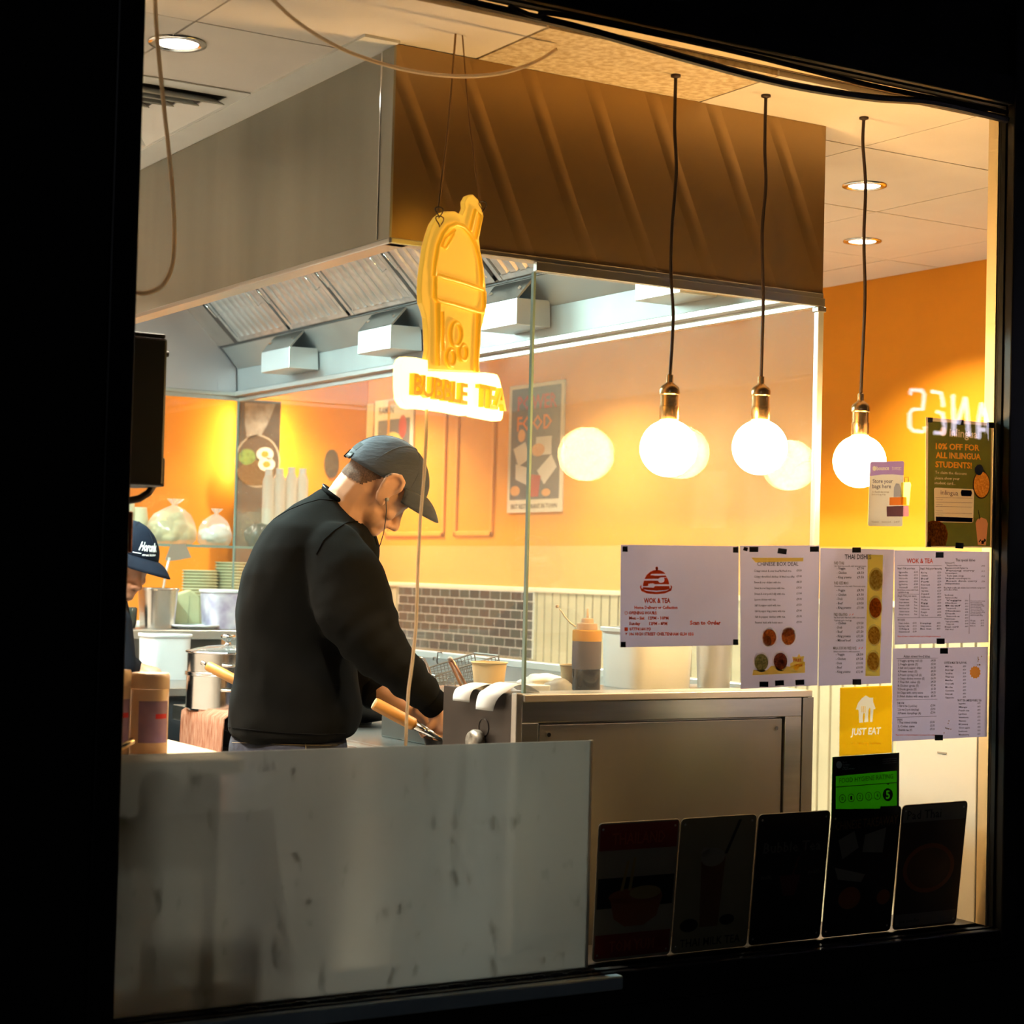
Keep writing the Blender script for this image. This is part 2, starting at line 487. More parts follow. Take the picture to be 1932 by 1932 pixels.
# ceiling: backing and lay-in tiles
ce = struct(MB().box(-.3, XWALL+.1, 3.134, 9.2, CEIL+.012, CEIL+.06).build('ceiling', mat('ceiling_grid_dark', (.22, .16, .10), .8)), 'suspended ceiling of pale square tiles')
for i in range(-5, 3):
    for j in range(-1, 10):
        x0 = 3.18+i*.6; x1 = x0+.6; yy0 = 3.53+j*.6; yy1 = yy0+.6
        x0 = max(x0, .3); x1 = min(x1, XWALL); yy0 = max(yy0, 3.136); yy1 = min(yy1, YBACK)
        if x1-x0 < .05 or yy1-yy0 < .05: continue
        if x0 > 1.78 and x1 < 2.97 and yy0 > 3.42 and yy1 < 6.95: continue
        g = .0028
        pit = (i == -2 and j == -1) or (i == -1 and j == -1) or (x1 < 1.99 and x0 > 1.3 and j in (2, 3))
        MB().box(x0+g, x1-g, yy0+g, yy1-g, CEIL-random.uniform(0, .0015), CEIL+.012).build('ceiling_tile', CEILP if (i == -2 and j == -1) else CEILW, ce)
MB().box(1.70, 1.782, 3.40, 7.0, CEIL-.006, CEIL+.005).build('hood_edge_strip', WHITEPAINT, ce)

# window: frame, jamb lining, glass, sill
w1 = sempty('window_1', (2.16, YW, ZS)); w1['label'] = 'large black framed shop window with papers taped inside'
MB().box(XL, XR, 3.094, 3.100, ZS, ZT).build('pane', glass('window_glass', (.985, .99, .985), f0=.028), w1)
jb = MB().box(XR-.004, XR+.001, 3.104, 3.1345, ZS, 2.648)
jb.build('jamb_lining', CREAMTRIM, w1)
MB().box(XL, XR, 3.101, 3.1345, ZT-.004, ZT+.001).build('head_lining', CREAMTRIM, w1)
MB().box(XL, XR, 3.101, 3.30, ZS-.03, ZS).build('inner_sill', BLACKFRAME, w1)
fr = MB()
fr.box(XL-.05, XL-.001, 3.070, 3.085, ZS-.05, 2.9).box(XR+.004, XR+.062, 3.060, 3.085, ZS-.05, 2.9)
fr.box(XL-.05, XR+.06, 3.066, 3.085, ZT+.004, ZT+.07).box(XL-.05, XR+.06, 3.066, 3.085, ZS-.07, ZS-.003)
fr.build('outer_frame', BLACKFRAME, w1, bevel=.003)
# two rubber gaskets that have come loose and sag across the head of the glass
def curve_pts(px, Y, n=10):
    P = [PX(x, y, Y=Y) for x, y in px]
    out = []
    for i in range(len(P)-1):
        p0 = P[max(i-1, 0)]; p1 = P[i]; p2 = P[i+1]; p3 = P[min(i+2, len(P)-1)]
        for q in range(n):
            t = q/n
            out.append(.5*((2*p1)+(p2-p0)*t+(2*p0-5*p1+4*p2-p3)*t*t+(3*p1-p0-3*p2+p3)*t**3))
    out.append(P[-1]); return out
MB().tube(curve_pts([(760, -30), (900, 8), (1100, 55), (1300, 112), (1480, 158), (1640, 184), (1760, 194), (1900, 226)], 3.078), .0085, 6).build('loose_gasket', BLACKFRAME, w1)
MB().tube(curve_pts([(960, 12), (1014, 33), (1060, 28), (1380, 96), (1640, 160), (1900, 212)], 3.074), .006, 6).build('loose_gasket', mat('brown_black_rubber', (.03, .018, .01), .5), w1)
sl = MB(); sl.box(.85, 2.155, 3.045, 3.085, ZS-.034, ZS-.006)
struct(sl.build('trim_1', mat('blue_grey_sill_metal', (.42, .54, .60), .35), bevel=.004), 'blue-grey metal sill strip under the frosted panel')
# lumps of old sealant along the sill
se = MB()
for k in range(46):
    x = 1.30+.018*k*1.0+random.uniform(-.006, .006)
    if x > 2.1: break
    r = random.uniform(.004, .011)
    se.ell((x, 3.087, ZS-.004), (r*1.9, 0, 0), (0, .006, 0), (0, 0, r*.8), 8, 5)
se.build('sealant_bead', BLACKFRAME, w1)

# ------------------------------------------------------------------ frosted sheet behind the lower left of the glass
def frosted():
    m = bpy.data.materials.new('frosted_acrylic'); m.use_nodes = True
    N = m.node_tree.nodes; Lk = m.node_tree.links; N.remove(N['Principled BSDF'])
    tl = N.new('ShaderNodeBsdfTranslucent'); df = N.new('ShaderNodeBsdfDiffuse'); rf = N.new('ShaderNodeBsdfRefraction')
    rf.inputs['Roughness'].default_value = .42; rf.inputs['IOR'].default_value = 1.08; rf.inputs[0].default_value = (.60, .63, .63, 1)
    tc = N.new('ShaderNodeTexCoord'); mp = N.new('ShaderNodeMapping'); mp.inputs['Scale'].default_value = (1, 1, .6)
    Lk.new(tc.outputs['Object'], mp.inputs[0])
    def spots(sc, lo, hi):
        nz = N.new('ShaderNodeTexNoise'); nz.inputs['Scale'].default_value = sc; nz.inputs['Detail'].default_value = 2.5
        r = N.new('ShaderNodeMapRange'); r.inputs[1].default_value = lo; r.inputs[2].default_value = hi; r.clamp = True
        Lk.new(mp.outputs[0], nz.inputs['Vector']); Lk.new(nz.outputs['Fac'], r.inputs[0]); return r
    s1 = spots(30, .62, .73); s2 = spots(9, .3, .7)
    mxc = N.new('ShaderNodeMix'); mxc.data_type = 'RGBA'
    mxc.inputs['A'].default_value = (.37, .385, .375, 1); mxc.inputs['B'].default_value = (.10, .09, .07, 1)
    mul = N.new('ShaderNodeMath'); mul.operation = 'MULTIPLY'; mul.inputs[1].default_value = .75
    Lk.new(s1.outputs[0], mul.inputs[0]); Lk.new(mul.outputs[0], mxc.inputs['Factor'])
    Lk.new(mxc.outputs['Result'], tl.inputs[0]); Lk.new(mxc.outputs['Result'], df.inputs[0])
    a = N.new('ShaderNodeMixShader'); a.inputs[0].default_value = .22; Lk.new(tl.outputs[0], a.inputs[1]); Lk.new(df.outputs[0], a.inputs[2])
    b = N.new('ShaderNodeMixShader'); mr = N.new('ShaderNodeMapRange'); mr.inputs[3].default_value = .38; mr.inputs[4].default_value = .45
    Lk.new(s2.outputs[0], mr.inputs[0]); Lk.new(mr.outputs[0], b.inputs[0])
    Lk.new(rf.outputs[0], b.inputs[1]); Lk.new(a.outputs[0], b.inputs[2]); Lk.new(b.outputs[0], N['Material Output'].inputs[0])
    return m
fp = MB().box(XL+.001, 2.112, 3.112, 3.118, ZS, 1.2135)
o = fp.build('frosted_screen', frosted(), bevel=.0015)
tag(o, 'grey frosted plastic sheet standing behind the lower left of the window', 'screen')
MB().box(2.1085, 2.1125, 3.1105, 3.1195, ZS+.001, 1.214).build('edge_strip', mat('pale_sheet_edge', (.75, .70, .62), .4, translucent=.5), o)

# ------------------------------------------------------------------ downlights in the ceiling
WARM = (1.0, .86, .68); COOL = (.86, 1.0, .93)
def downlight(x, y, label, c=WARM, p=None, r=.048, sp=120):
    t = thing('downlight', (x, y, CEIL), label, 'downlight', 'round downlights in the ceiling')
    MB().lathe([(r+.014, -.0015), (r+.013, -.005), (r, -.006), (r-.004, -.001)], (x, y, CEIL), 32).build('trim_ring', CHROME, t, smooth=True)
    MB().cap(r-.004, (x, y, CEIL-.0025), 32, up=False).build('lens', emitter('downlight_lens', (1, .93, .8), 14), t)
    area('light', (x, y, CEIL-.008), p or W_DOWN, c, 2*r-.01, parent=t, spread=radians(sp))
    return t
q = PX(335, 80, Z=CEIL); downlight(q.x, q.y, 'bright round downlight at the upper left above the steel hood side', sp=70, p=20)
q = PX(1631, 349, Z=CEIL); downlight(q.x, q.y, 'larger of the two downlights behind the right hand pendant cord')
q = PX(1627, 454, Z=CEIL); downlight(q.x, q.y, 'smaller, farther of the two downlights behind the right hand pendant cord')
n = 0
for x, y in ((3.6, 5.5), (4.05, 6.6), (3.6, 7.7), (4.1, 8.5), (1.15, 5.0), (1.15, 6.6), (2.3, 7.9)):  # unseen downlights added as room fill for the orange wall and ceiling
    downlight(x, y, 'added fill downlight hidden from the street behind the steel hood', p=60 if x < 1.5 else 22)

# ceiling air vent
a = PX(428, 178, Z=CEIL); b = PX(282, 258, Z=CEIL)
vx1, vy0, vy1 = a.x, a.y, b.y
vx0 = vx1-(vy1-vy0)
v = thing('ceiling_vent', ((vx0+vx1)/2, (vy0+vy1)/2, CEIL-.02), 'square white four-way air vent in the ceiling at the upper left', 'vent')
cx, cyy = (vx0+vx1)/2, (vy0+vy1)/2; hw = (vx1-vx0)/2
def sqring(h0, h1, z0, z1):
    m = MB(); P = []
    for h, z in ((h0, z0), (h1, z1)):
        P += [(cx-h, cyy-h, z), (cx+h, cyy-h, z), (cx+h, cyy+h, z), (cx-h, cyy+h, z)]
    Q = [(x, y, z+.003) for x, y, z in P]
    fs = []
    for i in range(4):
        j = (i+1) % 4; fs += [(i, j, 4+j, 4+i), (8+i, 12+i, 12+j, 8+j), (i, 8+i, 8+j, j), (4+i, 4+j, 12+j, 12+i)]
    return m.add(P+Q, fs)
MB().box(vx0, vx1, vy0, vy1, CEIL-.003, CEIL-.001).build('vent_throat', mat('vent_shadow', (.05, .04, .03), .9), v)
sqring(hw+.05, hw, CEIL-.004, CEIL-.006).build('vent_frame', WHITEPAINT, v)
for k in range(5):
    h = hw*(1-.17*k)
    sqring(h-.004, h-hw*.11, CEIL-.026, CEIL-.006).build('louvre', WHITEPAINT, v)

# ------------------------------------------------------------------ extractor hood
HX0, HX1, HY0, HY1, HZ0 = 1.782, 2.962, 3.42, 6.95, 2.240
hood = thing('extractor_hood', ((HX0+HX1)/2, (HY0+HY1)/2, HZ0), 'long stainless steel extractor hood hung from the ceiling over the kitchen', 'hood')
HF = bpy.data.materials.new('bulb_lit_hood_steel'); HF.use_nodes = True
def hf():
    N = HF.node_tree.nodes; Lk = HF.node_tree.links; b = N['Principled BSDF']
    b.inputs['Base Color'].default_value = (.44, .29, .13, 1); b.inputs['Metallic'].default_value = 1; b.inputs['Roughness'].default_value = .40  # bronze base colour paints the warm bulb light onto neutral steel
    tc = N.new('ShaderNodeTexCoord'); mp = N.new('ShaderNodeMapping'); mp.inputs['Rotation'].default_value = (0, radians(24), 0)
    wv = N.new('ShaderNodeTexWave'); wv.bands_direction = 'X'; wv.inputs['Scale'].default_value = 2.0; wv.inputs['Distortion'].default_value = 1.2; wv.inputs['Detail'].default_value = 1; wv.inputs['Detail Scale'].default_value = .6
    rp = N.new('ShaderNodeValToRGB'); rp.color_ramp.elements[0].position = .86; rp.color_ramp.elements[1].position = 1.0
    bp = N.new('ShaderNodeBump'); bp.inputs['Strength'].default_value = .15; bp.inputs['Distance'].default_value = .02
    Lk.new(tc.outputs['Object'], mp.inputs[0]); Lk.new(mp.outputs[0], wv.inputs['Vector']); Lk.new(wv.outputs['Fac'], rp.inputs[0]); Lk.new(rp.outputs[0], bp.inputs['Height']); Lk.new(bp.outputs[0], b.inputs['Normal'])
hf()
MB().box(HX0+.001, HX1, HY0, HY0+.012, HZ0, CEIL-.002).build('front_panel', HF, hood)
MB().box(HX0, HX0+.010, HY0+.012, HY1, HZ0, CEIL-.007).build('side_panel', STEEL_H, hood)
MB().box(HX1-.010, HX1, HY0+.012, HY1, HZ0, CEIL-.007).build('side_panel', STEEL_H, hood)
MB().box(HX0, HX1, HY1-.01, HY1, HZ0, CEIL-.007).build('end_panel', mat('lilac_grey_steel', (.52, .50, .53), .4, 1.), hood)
MB().box(HX0-.004, HX0+.002, HY0-.002, HY0+.052, HZ0, CEIL-.007).build('corner_strip', STEEL_H, hood, bevel=.001)
MB().tube([(HX0-.0045, HY0+.052, HZ0+.002), (HX0-.0045, HY0+.052, CEIL-.01)], .0022, 6).build('seam', CHROME, hood)
rim = MB()
rim.box(HX0-.003, HX0+.045, HY0, HY1, HZ0-.012, HZ0).box(HX0, HX1, HY0-.004, HY0+.03, HZ0-.012, HZ0)
rim.box(HX1-.04, HX1+.002, HY0, HY1+.003, HZ0-.014, HZ0+.004).box(HX0, HX1, HY1-.03, HY1+.003, HZ0-.014, HZ0)
rim.build('bottom_rim', STEEL, hood, bevel=.002)
MB().box(2.14, HX1+.003, HY0-.006, HY0+.008, HZ0-.032, HZ0-.012).build('glass_channel', STEEL, hood, bevel=.001)
MB().box(HX1-.012, HX1+.004, HY0, HY1, HZ0-.032, HZ0-.014).build('glass_channel', STEEL, hood, bevel=.001)
MB().box(HX0, HX1, HY1-.008, HY1+.004, HZ0-.030, HZ0-.014).build('glass_channel', STEEL, hood, bevel=.001)
# gutter plate and upstand inside
pr = [(2.935, 2.335), (2.859, 2.421)]
GUT = mat('dull_gutter_steel', (.36, .38, .38), .55, 1., noise_amt=.15, nscale=3)
up = MB()
up.prism([(2.952, 2.244), (2.948, 2.335), (2.935, 2.335), (2.939, 2.244)], lambda a, b: (a, HY0+.02, b), (0, HY1-HY0-.04, 0))
up.build('upstand', GUT, hood)
sx, sz = (2.859-2.935), (2.421-2.335)
MB().prism([(2.938, 2.335), (2.859, 2.424), (2.859, 2.432), (2.948, 2.338)], lambda a, b: (a, HY0+.02, b), (0, HY1-HY0-.04, 0)).build('gutter_plate', GUT, hood)
MB().box(2.60, 2.95, HY0+.02, HY1-.02, CEIL-.012, CEIL-.006).build('hood_top', DARKMETAL, hood)
# baffle filters, leaning
lo = V((2.852, 0, 2.428)); hi = V((2.640, 0, 2.640)); sl_ = hi-lo; nrm = V((-sl_.z, 0, sl_.x)).normalized()   # faces down-left
if nrm.z > 0: nrm = -nrm
FM = mat('filter_steel', (.50, .50, .50), .42, .9, noise_amt=.2, nscale=20)
FMW = mat('greasy_filter_steel', (.56, .48, .42), .45, .9, noise_amt=.2, nscale=20)
ys = [PX(x, y, X=2.855).y for x, y in ((452, 638), (551, 613), (667, 590), (795, 565))]
stp = (ys[0]-ys[-1])/3
edges = [ys[0]-stp*i for i in range(0, 7)]
edges = [e for e in edges if e > HY0+.1]+[HY0+.04]
bw = None
for i in range(len(edges)-1):
    ya, yb = edges[i]-.012, edges[i+1]+.012
    if ya-yb < .12: continue
    ff = MB()
    for yy in (ya, yb):
        s_ = -1 if yy == ya else 1
        ff.obox(lo+sl_*.5+V((0, yy+s_*.010, 0)), sl_*.5, V((0, .010, 0)), nrm*.012)
    ff.obox(lo+sl_*.03+V((0, (ya+yb)/2, 0)), sl_*.03, V((0, (ya-yb)/2, 0)), nrm*.010)
    fo = ff.build('filter', FM, hood)
    nb = 8; pitch = (ya-yb-.04)/nb
    if bw is None:
        b_ = MB()
        b_.prism([(-pitch*.46, -.006), (-pitch*.30, .010), (pitch*.30, .010), (pitch*.46, -.006), (pitch*.40, -.006), (pitch*.26, .006), (-pitch*.26, .006), (-pitch*.40, -.006)],
                 lambda a, b: sl_*.0+V((0, a, 0))+nrm*b, sl_*.94)
        bw = b_.mesh('baffle'); bw.materials.append(FM)
        bw2 = bw.copy(); bw2.materials.clear(); bw2.materials.append(FMW)
    for k in range(nb):
        shared('baffle', bw2 if i >= 3 else bw, lo+sl_*.05+V((0, yb+.02+pitch*(k+.5), 0)), fo)
    for yy in (yb+.035, ya-.035):
        c_ = lo+sl_*.45+V((0, yy, 0))
        MB().tube([c_+nrm*.012, c_+nrm*.03, c_+nrm*.032+sl_*.22, c_+sl_*.22+nrm*.012], .0022, 6).build('handle', CHROME, fo, smooth=True)
    MB().obox(lo+sl_*.5+V((0, yb-.012, 0))-nrm*.002, sl_*.52, V((0, .011, 0)), nrm*.004).build('divider', DARKMETAL, hood)
MB().obox(lo+sl_*.5+V((0, edges[0]+.02, 0)), sl_*.52, V((0, .02, 0)), nrm*.006).build('divider', DARKMETAL, hood)
MB().obox(lo+sl_*.5+V((0, (edges[0]+.04+HY1)/2, 0)), sl_*.52, V((0, (HY1-edges[0]-.04)/2-.01, 0)), nrm*.004).build('blank_plate', STEEL_D, hood)
MB().box(2.86, 2.872, HY0+.02, HY1-.02, 2.415, 2.433).build('filter_channel', DARKMETAL, hood)
# small steel housings screwed to the gutter plate
for (xa, ya_), (xb, yb_) in (((505, 664), (592, 652)), ((688, 622), (790, 608)), ((918, 566), (1035, 550)), ((1213, 526), (1330, 510))):
    pa = PX(xa, ya_, X=2.84).y; pb = PX(xb, yb_, X=2.84).y
    ln = max(.20, (pa-pb)*.62)
    m = MB().prism([(2.815, 2.272), (2.815, 2.350), (2.930, 2.352), (2.934, 2.272)], lambda a, b: (a, pa-ln, b), (0, ln, 0))
    h_ = m.build('housing', mat('pale_steel', (.66, .68, .68), .35, .85), hood, bevel=.002)
    MB().prism([(2.815, 2.350), (2.868, 2.414), (2.874, 2.410), (2.822, 2.350)], lambda a, b: (a, pa-ln, b), (0, ln, 0)).build('bracket', STEEL_D, h_)
    for q_ in (.12, .88):
        MB().cone((2.842, pa-ln*q_, 2.386), (2.835, pa-ln*q_, 2.380), .006, .004, 8).build('screw', CHROME, h_)
# lamps under the hood, fixed to its left inner side
for i, (ly, l_) in enumerate(((4.75, .8), (5.75, .8), (6.5, .6))):
    h_ = MB().box(1.80, 1.96, ly-l_/2-.03, ly+l_/2+.03, 2.50, 2.55).build('hood_lamp', STEEL, hood, bevel=.004)
    area('lamp', (1.88, ly, 2.495), W_HOOD*l_/.9, (.72, 1.0, .96), .12, l_, parent=h_, direction=(.25, 0, -1))

# ------------------------------------------------------------------ glass screens round the cooking line
GZ = 1.285
KG = glass('kitchen_glass', (.97, .985, .97), haze=.032, hazec=(.92, .88, .84), f0=.018)
KGS = glass('kitchen_side_glass', (.97, .985, .97), haze=.028, hazec=(.92, .86, .78), f0=.03)
KGC = glass('kitchen_clear_glass', (.98, .99, .98), haze=.012, f0=.03)
GEDGE = mat('glass_edge_green', (.20, .30, .26), .2, spec=.6)
def screen(label, box, mat_, edges_):
    o = MB().box(*box).build('glass_screen', mat_); tag(o, label, 'glass screen', 'glass screens round the cooking line')
    for e in edges_: MB().box(*e).build('polished_edge', GEDGE, o)
    return o
screen('glass screen above the front counter ledge, behind the pendant bulbs', (2.145, 2.948, 3.424, 3.432, GZ, HZ0-.033), KG,
       [(2.139, 2.1445, 3.423, 3.433, GZ+.001, HZ0-.034)])
screen('long glass screen along the customer side of the cooking line', (2.950, 2.958, 3.436, 6.935, GZ, HZ0-.033), KGS, [])
screen('glass screen at the far end of the kitchen in front of the bowls', (1.70, 2.944, 6.938, 6.946, GZ+.02, HZ0-.031), KGC, [(2.9445, 2.9495, 6.937, 6.947, GZ+.02, HZ0-.031)])
po = thing('corner_post', (2.953, 3.428, 0), 'slim pale metal corner post of the glass screens beside the right hand pendant', 'post')
MB().box(2.949, 2.966, 3.418, 3.4355, 1.295, HZ0-.033).build('post', mat('pale_aluminium', (.62, .66, .66), .4, .7), po, bevel=.002)
MB().box(2.944, 2.970, 3.414, 3.437, HZ0-.045, HZ0-.0325).build('clamp', STEEL_D, po, bevel=.002)

# ------------------------------------------------------------------ front counter
fc = thing('front_counter', (2.54, 3.42, 0), 'stainless steel counter front with a screwed inset panel below the glass', 'counter')
CX0, CX1, CY = 2.135, 2.957, 3.42
MB().box(CX0, CX1, CY+.02, CY+.10, 0, 1.268).build('carcass', STEEL_D, fc)
MB().box(CX0-.002, CX1-.012, CY-.012, CY+.100, 1.268, GZ-.001).build('ledge', mat('ledge_steel', (.72, .66, .56), .35, .8), fc, bevel=.002)
px0, px1, pz1, pz0 = 2.178, 2.872, 1.222, .30
MB().box(CX0, CX1-.035, CY, CY+.019, pz1, 1.267).build('frame_rail', STEEL, fc, bevel=.0015)
MB().box(CX0, CX1-.035, CY, CY+.019, .05, pz0).build('frame_rail', STEEL, fc, bevel=.0015)
MB().box(CX0, px0, CY, CY+.019, pz0, pz1).build('frame_stile', STEEL, fc, bevel=.0015)
MB().box(px1, CX1-.035, CY, CY+.019, pz0, pz1).build('frame_stile', STEEL, fc, bevel=.0015)
MB().box(CX1-.033, CX1, CY-.003, CY+.019, .0, 1.267).build('end_post', STEEL_D, fc, bevel=.0015)
MB().box(px0+.005, px1-.005, CY+.005, CY+.019, pz0+.005, pz1-.005).build('inset_panel', mat('panel_steel', (.34, .31, .27), .42, .9, noise_amt=.15, nscale=2), fc, bevel=.002)
for x in (px0+.027, px1-.027):
    for z in (pz1-.027, pz0+.03):
        MB().cone((x, CY+.005, z), (x, CY-.001, z), .007, .005, 12).build('screw', CHROME, fc)

# ------------------------------------------------------------------ cooking range, upstand, far shelf
rg = thing('cooking_range', (2.62, 5.2, 0), 'long stainless cooking range under the hood', 'range')
RZ = 1.08
MB().box(2.31, 2.93, 4.15, 5.84, .12, RZ-.05).build('body', STEEL_D, rg)
MB().box(2.285, 2.932, 4.13, 5.86, RZ-.05, RZ).build('top', STEEL, rg, bevel=.004)
MB().box(2.33, 2.92, 4.18, 5.80, 0, .12).build('plinth', DARKMETAL, rg)
MB().box(2.262, 2.284, 4.13, 5.2, RZ-.044, RZ-.010).build('front_rail', mat('rail_steel', (.72, .70, .66), .25, .9), rg, bevel=.004)
for y in (5.42, 4.95, 4.48):
    d_ = MB().box(2.296, 2.309, y-.21, y+.21, .40, .98).build('oven_door', STEEL_D, rg, bevel=.003)
    MB().tube([(2.285, y-.15, .93), (2.275, y-.15, .93), (2.275, y+.15, .93), (2.285, y+.15, .93)], .006, 8).build('handle', CHROME, d_, smooth=True)
spb = thing('splashback', (2.945, 5.2, .9), 'pale steel splashback and rail along the customer side of the range', 'splashback')
MB().box(2.937, 2.958, 3.53, 6.93, 0, 1.262).build('plate', mat('pale_splash_steel', (.60, .64, .64), .3, .9, noise_amt=.15, nscale=5), spb)
MB().box(2.937, 2.975, 3.53, 6.93, 1.262, GZ-.001).build('splash_rail', mat('pale_rail_steel', (.74, .78, .76), .3, .7), spb, bevel=.003)
fs_ = thing('far_shelf', (2.3, 6.75, 0), 'steel shelf at the far end of the kitchen holding tubs', 'shelf')
MB().box(1.55, 2.89, 6.66, 6.93, 1.262, 1.297).build('board', STEEL, fs_, bevel=.004)
MB().box(1.60, 2.88, 6.88, 6.92, 0, 1.26).build('back_panel', mat('grey_panel', (.42, .42, .40), .5), fs_)
for x in (1.62, 2.83):
    MB().box(x, x+.04, 6.68, 6.72, 0, 1.262).build('leg', STEEL, fs_)

# ================================================================== PENDANTS
BULB = emitter('warm_bulb_glow', (1.0, .56, .19), L_PENDANT)
BRASS = mat('aged_brass', (.55, .36, .18), .25, 1.)
def pendant(top, mids, sock, bulb_c, label):
    q = PX(*top, Z=CEIL); Yp = q.y
    t = thing('pendant_light', (q.x, q.y, 1.78), label, 'pendant light', 'bare bulb pendants hanging in the window')
    pts = [q]+[PX(x, y, Y=Yp) for x, y in mids]+[PX(*sock, Y=Yp)]
    # smooth the cord
    P = []
    for i in range(len(pts)-1):
        p0 = pts[max(i-1, 0)]; p1 = pts[i]; p2 = pts[i+1]; p3 = pts[min(i+2, len(pts)-1)]
        for k in range(6):
            s = k/6; P.append(.5*((2*p1)+(p2-p0)*s+(2*p0-5*p1+4*p2-p3)*s*s+(3*p1-p0-3*p2+p3)*s**3))
    P.append(pts[-1])
    MB().tube(P, .0038, 8).build('cord', CORDB, t, smooth=True)
    MB().lathe([(0.001, 0), (.011, 0), (.011, -.006), (.004, -.009)], q, 16).build('ceiling_grip', CORDB, t, smooth=True)
    s = pts[-1]
    MB().lathe([(.0045, .008), (.0075, .006), (.0075, -.010), (.012, -.014), (.019, -.019), (.0225, -.027), (.0225, -.036), (.020, -.038), (.020, -.062), (.0215, -.063), (.0215, -.090), (.017, -.096)], s, 24).build('lamp_holder', BRASS, t, auto=True)
    c = s+V((0, 0, -.096-.058))
    r = .0625
    pf = [(.0155, .068)]
    for k in range(2, 19):
        a = pi*k/18*.985
        pf.append((r*sin(a), r*cos(a)))
    pf[-1] = (.0008, -r)
    b = MB().lathe([(.0155, .068)]+[p for p in pf[1:] if p[0] > .0001], c, 28).build('globe', BULB, t, smooth=True)
    return t
pendant((1275, 140), [(1273, 240), (1276, 325), (1268, 430), (1266, 520), (1270, 600)], (1264, 713), None, 'left of the three bare globe bulbs on brown cords')
pendant((1445, 178), [(1443, 280), (1445, 350), (1438, 440), (1440, 560), (1438, 640)], (1436, 716), None, 'middle of the three bare globe bulbs on brown cords')
pendant((1630, 220), [(1628, 270), (1633, 350), (1630, 450), (1632, 560), (1627, 680)], (1624, 748), None, 'right of the three bare globe bulbs, in front of the open orange wall')

# ================================================================== HANGING BUBBLE TEA SIGN
SC = PX(852, 590, Y=3.255); SA = radians(27.5)
SH = V((cos(SA), sin(SA), 0)); SN = V((sin(SA), -cos(SA), 0))      # along, outward to the street
def onS(px, py):
    q = ray(px, py); t = (SC-EYE).dot(SN)/q.dot(SN); return EYE+q*t
sg = thing('bubble_tea_sign', SC-V((0, 0, .24)), 'glowing yellow bubble tea cup sign with raised lettering hanging in the window', 'sign')
zs = lambda pts: [(740+x/4.2, 350+y/4.2) for x, y in pts]
cup = zs([(580, 180), (575, 130), (600, 85), (640, 70), (680, 110), (712, 170), (722, 230), (715, 290), (690, 420), (700, 520), (725, 640), (740, 780), (748, 900), (740, 1000), (722, 1090), (702, 1150), (692, 1440), (700, 1480), (270, 1460), (272, 1380), (285, 1300), (280, 1150), (272, 1050), (255, 985), (235, 930), (230, 830), (238, 700), (252, 600), (265, 500), (290, 400), (320, 310), (360, 250), (400, 218), (440, 205), (500, 205), (555, 235)])
plate = zs([(270, 1384), (272, 1470), (700, 1486), (720, 1482), (790, 1490), (822, 1500), (842, 1540), (860, 1620), (875, 1700), (872, 1780), (862, 1850), (848, 1866), (825, 1868), (640, 1832), (618, 1808), (603, 1788), (590, 1808), (575, 1826), (420, 1795), (200, 1768), (150, 1772), (110, 1760), (80, 1725), (62, 1690), (55, 1600), (55, 1500), (58, 1420), (75, 1375), (100, 1358), (180, 1365)])
t_ = -SN*.012
def glow(name, c, s, base):
    return mat(name, base, .35, emit=c, es=s, spec=.4)
CUPM = glow('lit_yellow_acrylic', (1.0, .52, .05), L_CUP, (.95, .62, .12))
PLM = glow('lit_pale_acrylic', (1.0, .70, .22), L_PLATE, (.98, .8, .35))
TUBEM = glow('amber_tube', (1.0, .42, .015), L_CUP*.95, (.9, .5, .05))
MB().prism(cup, lambda a, b: onS(a, b), t_).build('cup_panel', CUPM, sg, bevel=.002)
MB().prism(plate, lambda a, b: onS(a, b)+SN*.004, t_*1.6).build('name_plate', PLM, sg, bevel=.002)
def stube(pts, r, name, m=TUBEM, closed=False, lift=.004):
    MB().tube([onS(*p)+SN*lift for p in zs(pts)], r, 8, closed).build(name, m, sg, smooth=True)
stube([(320, 720), (330, 600), (350, 480), (385, 390), (430, 330), (490, 305), (550, 325), (605, 385), (650, 470), (680, 580), (695, 700), (700, 810)], .005, 'lid_tube')
stube([(330, 720), (350, 715), (560, 775), (700, 825), (718, 850), (715, 960), (700, 1005), (660, 1000), (480, 945), (345, 910), (325, 890)], .005, 'band_tube', closed=True)
stube([(348, 930), (352, 1150), (350, 1430)], .006, 'side_tube')
stube([(385, 1000), (390, 1150), (392, 1310)], .004, 'shine_tube')
stube([(672, 1020), (664, 1250), (652, 1480)], .006, 'side_tube')
stube([(605, 360), (645, 200), (690, 240), (650, 430)], .005, 'straw_tube')
stube([(380, 480), (400, 420), (480, 355), (470, 395), (410, 500)], .004, 'shine_tube', closed=True)
for cx_, cy_, rx, ry in ((492, 1178, 44, 92), (548, 1325, 32, 62), (450, 1365, 32, 66)):
    stube([(cx_+rx*cos(2*pi*k/20), cy_+ry*sin(2*pi*k/20)) for k in range(20)], .005, 'pearl_tube', closed=True)
